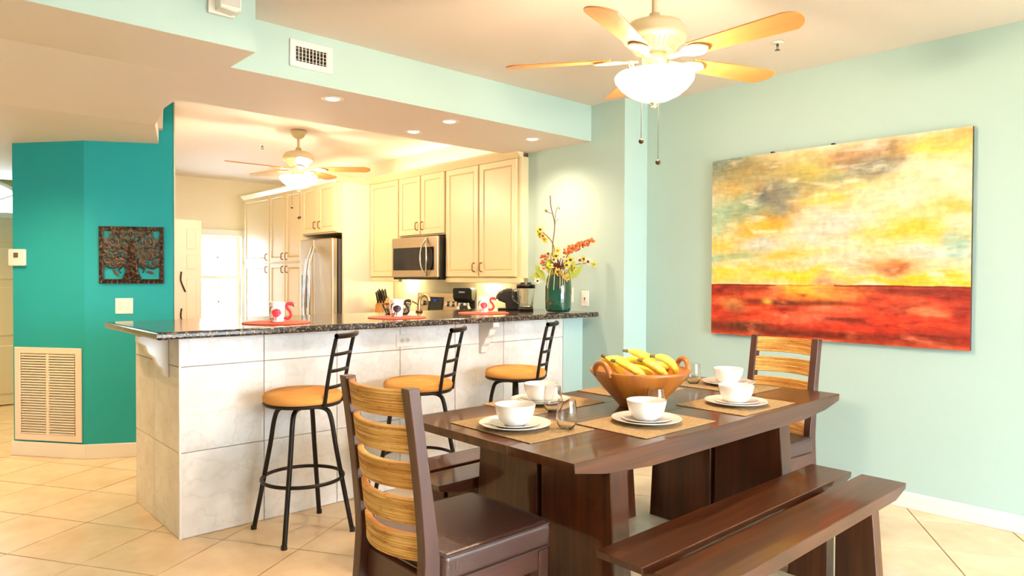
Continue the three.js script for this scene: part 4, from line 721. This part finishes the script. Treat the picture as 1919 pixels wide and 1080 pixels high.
{
  const [x, y, z] = FB;
  const right = [0.739, 0.674];                                       // towards the right of the picture
  const at = (r, d, h) => [x + right[0] * r + right[1] * d * 1, y + h, z + right[1] * r - right[0] * d];
  const A = 0.739;
  const list = [
    ['banana curling over the left rim of the bowl', 0.19, 1.5, at(-0.128, 0.0, 0.214), [0.3, -0.55, 0.25]],
    ['banana with a dark end lying at the left back of the bowl', 0.19, 1.2, at(-0.075, 0.08, 0.2), [0.5, -0.35, -0.1]],
    ['banana lying along the front rim of the bowl, left', 0.2, 1.0, at(-0.04, -0.10, 0.182), [1.0, -0.75, 0.05]],
    ['thick pale banana on top in the middle of the bowl', 0.2, 0.9, at(0.03, 0.0, 0.226), [0.35, -0.62, -0.35]],
    ['banana behind the pale one in the middle of the bowl', 0.19, 1.1, at(0.0, 0.06, 0.204), [0.2, -0.9, 0.1]],
    ['banana lying along the front rim of the bowl, right', 0.19, 1.1, at(0.07, -0.09, 0.184), [1.05, -0.65, -0.1]],
    ['banana at the right side of the bowl pointing up', 0.18, 1.3, at(0.135, -0.01, 0.205), [0.4, -0.5, -0.5]],
    ['banana under the others in the middle of the bowl', 0.19, 1.0, at(0.02, -0.03, 0.165), [1.3, -0.4, 0]],
    ['banana low at the right back of the bowl', 0.19, 1.1, at(0.10, 0.085, 0.178), [0.8, -0.2, 0.1]],
    ['banana low at the left front of the bowl', 0.18, 1.0, at(-0.10, -0.04, 0.172), [1.2, -1.1, 0.1]],
  ];
  for (const a of list) banana(...a);
}
// ---------------------------------------------------------------- on the bar counter
const CT = 1.0745;
function flamingoMap(dark) {
  return texture(512, 256, (u0, v) => {
    const u = u0, body = [250, 248, 244], w = (a, b, ru, rv) => Math.pow((u - a) / ru, 2) + Math.pow((v - b) / rv, 2), n = fbm(u, v, 20, 20, 2, 401) * 0.5;
    if (w(0.54, 0.46, 0.10, 0.2) + n < 1.2) return mix3(dark ? [40, 34, 40] : [224, 40, 56], dark ? [90, 80, 90] : [246, 120, 130], n * 1.6);
    if (w(0.485, 0.2, 0.012, 0.14) < 1 || w(0.53, 0.2, 0.012, 0.14) < 1) return dark ? [50, 44, 50] : [230, 110, 120];
    for (const [a, b, r] of [[0.39, 0.62, 0.9], [0.42, 0.72, 0.6], [0.38, 0.5, 1.2], [0.41, 0.16, 0.4], [0.44, 0.1, 0.9]]) { const dx = u - a, dy = (v - b) * 0.5, c = Math.cos(r), s = Math.sin(r), p = dx * c + dy * s, q = -dx * s + dy * c; if (Math.pow(p / 0.06, 2) + Math.pow(q / 0.014, 2) < 1) return dark ? [70, 70, 74] : [96, 160, 110]; }
    return body;
  }, { wrap: false });
}
function mug(label, x, z, turn, dark) {
  const m = thing('mug', label, 'mug', [x, CT + 0.005, z], turn, 'flamingo mugs on the bar counter');
  const g = lathe([[0, 0.006], [0.034, 0.007], [0.039, 0.02], [0.0445, 0.113], [0.0465, 0.115], [0.0475, 0.113], [0.042, 0.015], [0.038, 0.002], [0.036, 0], [0, 0]].reverse(), 48);
  { const p = g.attributes.position, uv = g.attributes.uv; for (let i = 0; i < p.count; i++) { uv.setY(i, clamp(p.getY(i) / 0.115)); } }
  g.rotateY(Math.PI);
  mesh('cup', g, phys('#ffffff', 0.2, { map: flamingoMap(dark), clearcoat: 0.5 }), m);
  const neck = std(dark ? '#2a2428' : '#d8384a', 0.35);
  const h = mesh('neck_handle', tube([[0.042, 0.022, 0], [0.066, 0.02, 0], [0.08, 0.04, 0], [0.072, 0.065, 0], [0.056, 0.085, 0], [0.062, 0.105, 0], [0.078, 0.106, 0]], 0.0082, 40, 9), neck, m);
  mesh('head', new THREE.SphereGeometry(0.013, 16, 12).scale(1.25, 0.9, 0.8).translate(0.08, 0.105, 0), neck, h);
  mesh('beak', new THREE.ConeGeometry(0.006, 0.024, 10).rotateZ(-2.5).translate(0.094, 0.093, 0), M.black, h);
}
const coralG = lathe([[0, 0.004], [0.17, 0.004], [0.187, 0.0045], [0.19, 0.002], [0.188, 0], [0, 0]].reverse(), 56);
const RT = 0.76;                                                       // turn that points a handle to the right of the picture
for (const [x, z, lab, ml, dark] of [[1.675, -3.84, 'round coral placemat on the left of the bar counter', 'white mug with a red flamingo handle, left on the counter', 0], [2.50, -3.86, 'round coral placemat in the middle of the bar counter', 'white mug with a black flamingo handle, middle of the counter', 1], [3.31, -3.94, 'round coral placemat on the right of the bar counter', 'white mug with a red flamingo handle beside the coffee maker', 0]]) {
  const p = mesh('round_placemat', coralG, M.coral); p.position.set(x, CT, z); tag(p, lab, 'placemat', 'round coral placemats');
  mug(ml, x + 0.01, z - 0.02, -RT, dark);
}
// vase with flowers
{
  const v = thing('flower_vase', 'dark green glass vase with orchids and dried sprays', 'vase', [3.86, CT, -3.70]);
  mesh('vase', lathe([[0, 0.012], [0.085, 0.012], [0.094, 0.03], [0.097, 0.10], [0.096, 0.19], [0.088, 0.25], [0.076, 0.285], [0.078, 0.29], [0.082, 0.286], [0.094, 0.252], [0.101, 0.19], [0.102, 0.10], [0.099, 0.026], [0.088, 0.004], [0, 0]].reverse(), 48), M.vaseGlass, v);
  const R2 = [0.739, 0.674], P = (r, y, d = 0) => [r * R2[0] + d * 0.674, y, r * R2[1] - d * 0.739];
  const brown = std('#7a5a3c', 0.8), green = std('#8a9a3a', 0.7), yel = phys('#f0d94a', 0.6, { transmission: 0.3, thickness: 0 }), pale = phys('#f4efc4', 0.6, { transmission: 0.3, thickness: 0 }), orange = std('#d9702a', 0.6), maroon = std('#6a2a34', 0.6);
  const stem = (pts, r, m, nm = 'stem') => mesh(nm, tube(pts.map((q) => P(...q)), r, 30, 6), m, v);
  stem([[0, 0.05], [-0.03, 0.30], [-0.045, 0.50], [-0.03, 0.68], [-0.06, 0.82], [-0.065, 0.90]], 0.004, brown);
  stem([[0, 0.05], [-0.03, 0.35], [-0.04, 0.52], [-0.10, 0.60], [-0.145, 0.63]], 0.0035, brown);
  stem([[-0.03, 0.68], [-0.02, 0.78], [0.0, 0.82]], 0.0025, brown); stem([[-0.05, 0.76], [-0.1, 0.78]], 0.0025, brown); stem([[-0.035, 0.60], [-0.02, 0.70], [0, 0.72]], 0.002, brown);
  stem([[0.0, 0.05], [0.03, 0.3], [0.06, 0.42], [0.14, 0.52], [0.26, 0.57]], 0.004, brown);
  stem([[0.0, 0.05], [0.05, 0.28], [0.12, 0.36], [0.22, 0.38]], 0.004, green);
  stem([[0, 0.05], [-0.04, 0.3], [-0.09, 0.36], [-0.14, 0.36]], 0.004, green);
  // orange dried spray
  const berries = []; for (let k = 0; k < 110; k++) { const t = rnd(), w = 0.045 * (1 - t * 0.55); berries.push(new THREE.SphereGeometry(rr(0.007, 0.012), 7, 5).translate(...P(0.055 + t * 0.22 + rr(-0.02, 0.02), 0.475 + t * 0.085 + rr(-w, w) * 0.75, rr(-w, w)))); }
  mesh('orange_spray', berries, orange, v).userData.kind = 'stuff';
  const berries2 = []; for (let k = 0; k < 40; k++) berries2.push(new THREE.SphereGeometry(rr(0.006, 0.01), 7, 5).translate(...P(-0.1 + rr(-0.035, 0.035), 0.40 + rr(-0.04, 0.04), rr(-0.03, 0.03))));
  mesh('orange_spray', berries2, orange, v).userData.kind = 'stuff';
  // orchids: five petals round a lip
  const petal = new THREE.SphereGeometry(1, 12, 8).scale(0.02, 0.003, 0.011).translate(0.02, 0, 0);
  const orchid = (r, y, d, s, mat, lip) => {
    const gs = []; for (let k = 0; k < 5; k++) gs.push(petal.clone().rotateZ(0.35).rotateY(k * Math.PI * 0.4 + rr(-0.1, 0.1)).scale(s, s, s));
    const o = mesh('orchid_bloom', gs, mat, v); o.rotation.set(rr(0.9, 1.4), rr(-1.1, -0.3), rr(-0.4, 0.4)); o.position.set(...P(r, y, d));
    mesh('lip', new THREE.SphereGeometry(0.010 * s, 10, 8).scale(1, 1.3, 1).translate(0, 0.008, 0), lip, o);
  };
  for (const [r, y, d, s, m, l] of [[-0.145, 0.63, 0, 1.1, yel, maroon], [-0.115, 0.56, 0, 1.1, yel, orange], [-0.13, 0.585, 0, 0.9, pale, maroon], [0.085, 0.40, -0.02, 1.2, yel, maroon], [0.16, 0.395, 0, 1.1, pale, maroon], [0.225, 0.385, 0, 1.1, pale, maroon], [0.27, 0.37, 0, 0.9, yel, green], [-0.01, 0.47, 0.02, 1.0, yel, orange], [-0.165, 0.235, -0.03, 0.9, pale, maroon], [0.02, 0.29, -0.10, 1.1, yel, orange], [-0.02, 0.31, -0.10, 1.0, yel, maroon], [0.05, 0.265, -0.105, 0.9, yel, orange], [-0.085, 0.45, 0, 0.9, pale, maroon], [-0.03, 0.43, -0.06, 1.0, yel, maroon], [0.03, 0.42, -0.07, 0.9, pale, orange], [0.05, 0.36, -0.08, 1.1, yel, maroon], [-0.07, 0.35, -0.07, 1.0, yel, green], [-0.12, 0.33, -0.04, 1.0, pale, orange], [0.11, 0.34, -0.05, 0.9, yel, green], [-0.15, 0.60, 0.02, 1.0, yel, green], [-0.05, 0.40, -0.08, 0.9, pale, maroon], [0.19, 0.41, 0.02, 0.9, yel, maroon], [0.0, 0.80, 0, 0.5, pale, green], [-0.1, 0.78, 0, 0.5, green, maroon]]) orchid(r, y, d, s, m, l);
  const leafG = (L, W) => { const s = new THREE.Shape(); s.moveTo(0, 0); s.quadraticCurveTo(W, L * 0.4, 0, L); s.quadraticCurveTo(-W, L * 0.4, 0, 0); return new THREE.ExtrudeGeometry(s, { depth: 0.002, bevelEnabled: true, bevelThickness: 0.001, bevelSize: 0.001, bevelSegments: 1 }); };
  for (const [r, y, d, lean, L] of [[-0.05, 0.26, -0.05, 0.25, 0.17], [-0.10, 0.24, -0.03, 0.55, 0.16], [0.07, 0.25, -0.04, -0.35, 0.16], [0.10, 0.26, 0, -0.7, 0.14], [-0.03, 0.27, 0.03, 0.1, 0.2], [-0.12, 0.30, 0, 1.9, 0.1]]) { const m = mesh('leaf', leafG(L, 0.045), std('#a9b23c', 0.6), v); m.rotation.set(-0.1, -0.74 + 1.57 - 1.57, lean, 'YXZ'); m.position.set(...P(r, y, d)); }
  for (let k = 0; k < 9; k++) { const a = rr(-0.6, 0.7), r0 = a * 0.05; stem([[r0, 0.27, -0.06], [r0 * 2, 0.33, -0.09], [r0 * 2.6, 0.27, -0.125], [r0 * 3, 0.15 + rr(-0.05, 0.05), -0.118]], 0.0022, k % 2 ? maroon : pale, 'air_root'); }
  const dark = []; for (let k = 0; k < 26; k++) dark.push(rod(P(rr(-0.03, 0.06), rr(0.26, 0.3), -0.05), P(rr(-0.05, 0.07), rr(0.36, 0.42), rr(-0.08, 0)), 0.004, 0.003, 5));
  mesh('dried_tuft', dark, maroon, v).userData.kind = 'stuff';
}
// blender jar
{
  const b = thing('blender', 'clear ribbed blender jar with a black lid', 'blender', [3.79, CT, -3.99]);
  mesh('jar', lathe([[0, 0.05], [0.052, 0.05], [0.066, 0.18], [0.069, 0.18], [0.055, 0.035], [0, 0.035]].reverse(), 32), M.solidGlass, b);
  for (let k = 0; k < 6; k++) { const a = k / 6 * Math.PI * 2; mesh('rib', rod([0.056 * Math.cos(a), 0.045, 0.056 * Math.sin(a)], [0.070 * Math.cos(a), 0.178, 0.070 * Math.sin(a)], 0.004, 0.004, 6), M.solidGlass, b); }
  mesh('base', lathe([[0, 0], [0.062, 0], [0.06, 0.034], [0, 0.034]], 32), M.black, b);
  mesh('lid', lathe([[0, 0.181], [0.074, 0.181], [0.076, 0.205], [0.07, 0.212], [0.045, 0.214], [0.043, 0.228], [0, 0.228]], 32), M.black, b);
  mesh('handle', tube([[0.066, 0.17, 0], [0.11, 0.16, 0], [0.112, 0.09, 0], [0.06, 0.06, 0]].map(([x, y]) => [-x * 0.3, y, -x * 0.95]), 0.008, 20, 8), M.solidGlass, b);
}
// pod coffee machine
{
  const b = thing('pod_coffee_machine', 'rounded black pod coffee machine with a silver band', 'coffee maker', [3.80, CT, -4.20], -RT + Math.PI); b.scale.setScalar(0.82);
  mesh('body', profileZ([[-0.10, 0], [0.03, 0], [0.035, 0.07], [0.10, 0.095], [0.12, 0.12], [0.10, 0.16], [0.05, 0.195], [-0.03, 0.205], [-0.09, 0.19], [-0.11, 0.12]], 0.13, 0.012), M.black, b);
  mesh('silver_band', tube([[0.128, 0.112, 0.03], [0.105, 0.165, 0.045], [0.05, 0.203, 0.05], [-0.03, 0.213, 0.05]], 0.009, 24, 8), M.chrome, b);
  mesh('silver_band', tube([[0.128, 0.112, -0.03], [0.105, 0.165, -0.045], [0.05, 0.203, -0.05], [-0.03, 0.213, -0.05]], 0.009, 24, 8), M.chrome, b);
  mesh('drip_tray', bx(0.03, 0.11, 0, 0.02, -0.05, 0.05, 0.005), M.black, b);
}
// drip coffee maker on the kitchen worktop
{
  const b = thing('drip_coffee_maker', 'black drip coffee maker with glass carafe beside the range', 'coffee maker', [4.05, 0.9155, -5.10], -2.5);
  mesh('base', bx(-0.12, 0.11, 0, 0.04, -0.09, 0.09, 0.01), M.black, b);
  mesh('tower', bx(-0.12, -0.04, 0.04, 0.3, -0.09, 0.09, 0.012), M.black, b);
  mesh('brew_basket', profileZ([[-0.12, 0.2], [0.06, 0.2], [0.095, 0.23], [0.10, 0.325], [-0.12, 0.325]], 0.18, 0.012), M.black, b);
  mesh('name_badge', bx(0.101, 0.104, 0.28, 0.295, -0.03, 0.03), M.chrome, b);
  const c = mesh('carafe', lathe([[0, 0.042], [0.055, 0.042], [0.073, 0.08], [0.07, 0.13], [0.05, 0.17], [0.045, 0.17], [0.066, 0.128], [0.069, 0.08], [0.052, 0.047], [0, 0.047]].reverse(), 32), M.solidGlass, b); c.position.x = 0.03;
  mesh('carafe_band', new THREE.CylinderGeometry(0.053, 0.056, 0.025, 28).translate(0, 0.175, 0), M.chrome, c);
  mesh('carafe_handle', tube([[0.05, 0.175, 0], [0.11, 0.165, 0], [0.115, 0.10, 0], [0.07, 0.07, 0]], 0.009, 20, 8), M.black, c);
}
// knife block
{
  const b = thing('knife_block', 'wooden block of black handled knives beside the fridge panel', 'knife block', [4.09, 0.9155, -6.6], Math.PI + 0.5);
  mesh('block', uvBox(profileZ([[-0.09, 0], [0.09, 0], [0.07, 0.12], [-0.03, 0.21], [-0.11, 0.15]], 0.11, 0.004), 'y', 1), std('#ffffff', 0.5, { map: woodTex([150, 92, 36], [214, 152, 76], 421, 20) }), b);
  for (let i = 0; i < 3; i++) for (let j = 0; j < 3; j++) mesh('knife_handle', bx(-0.009, 0.009, 0, 0.11 + j * 0.012, -0.007, 0.007, 0.004).rotateZ(-0.35).translate(-0.02 + j * 0.03 - 0.0, 0.19 - j * 0.028, -0.036 + i * 0.036), M.black, b);
}
// bronze faucet and wire basket at the kitchen edge of the bar
{
  const f = thing('faucet', 'low bronze faucet at the kitchen edge of the bar counter', 'faucet', [3.02, CT, -4.36], -RT);
  mesh('base', lathe([[0, 0], [0.028, 0], [0.026, 0.012], [0.016, 0.02], [0, 0.02]], 24), M.bronze, f);
  mesh('spout', tube([[0, 0.015, 0], [0, 0.07, 0], [0.012, 0.115, 0], [0.045, 0.13, 0], [0.07, 0.11, 0], [0.075, 0.085, 0]], 0.0135, 30, 10), std('#c2a878', 0.3, { metalness: 0.8 }), f);
  mesh('lever', rod([-0.005, 0.06, 0.012], [-0.05, 0.085, 0.02], 0.006), M.bronze, f);
  const b = thing('wire_basket', 'low black wire basket of cream coloured pieces behind the middle mug', 'basket', [2.78, CT, -4.30], -RT);
  for (const [y, r] of [[0.004, 0.075], [0.035, 0.092], [0.07, 0.105]]) mesh('hoop', new THREE.TorusGeometry(r, 0.003, 6, 36).rotateX(Math.PI / 2).translate(0, y, 0), M.black, b);
  for (let k = 0; k < 10; k++) { const a = k / 10 * Math.PI * 2, c = Math.cos(a), s = Math.sin(a); mesh('wire', tube([[0.075 * c, 0.004, 0.075 * s], [0.092 * c, 0.035, 0.092 * s], [0.105 * c, 0.07, 0.105 * s]], 0.003, 8, 5), M.black, b); }
  mesh('bottom', new THREE.CylinderGeometry(0.074, 0.074, 0.003, 28).translate(0, 0.0025, 0), M.black, b);
  const shell = [new THREE.SphereGeometry(0.0275, 16, 12)];
  for (let k = 0; k < 5; k++) { const a = k * Math.PI * 0.4 + 0.3, r = 0.05, brown = k === 1 || k === 3, m = mesh('shell_ornament', shell[0], std(brown ? '#8a6a46' : '#e6d2a4', 0.5)); m.position.set(2.78 + r * Math.cos(a), CT + 0.0325, -4.30 + r * Math.sin(a)); tag(m, brown ? 'brown rounded ornament in the black wire basket' : 'cream rounded ornament in the black wire basket', 'ornament', brown ? 'brown ornaments in the wire basket' : 'cream ornaments in the wire basket'); }
}
renderer.render(scene, camera);
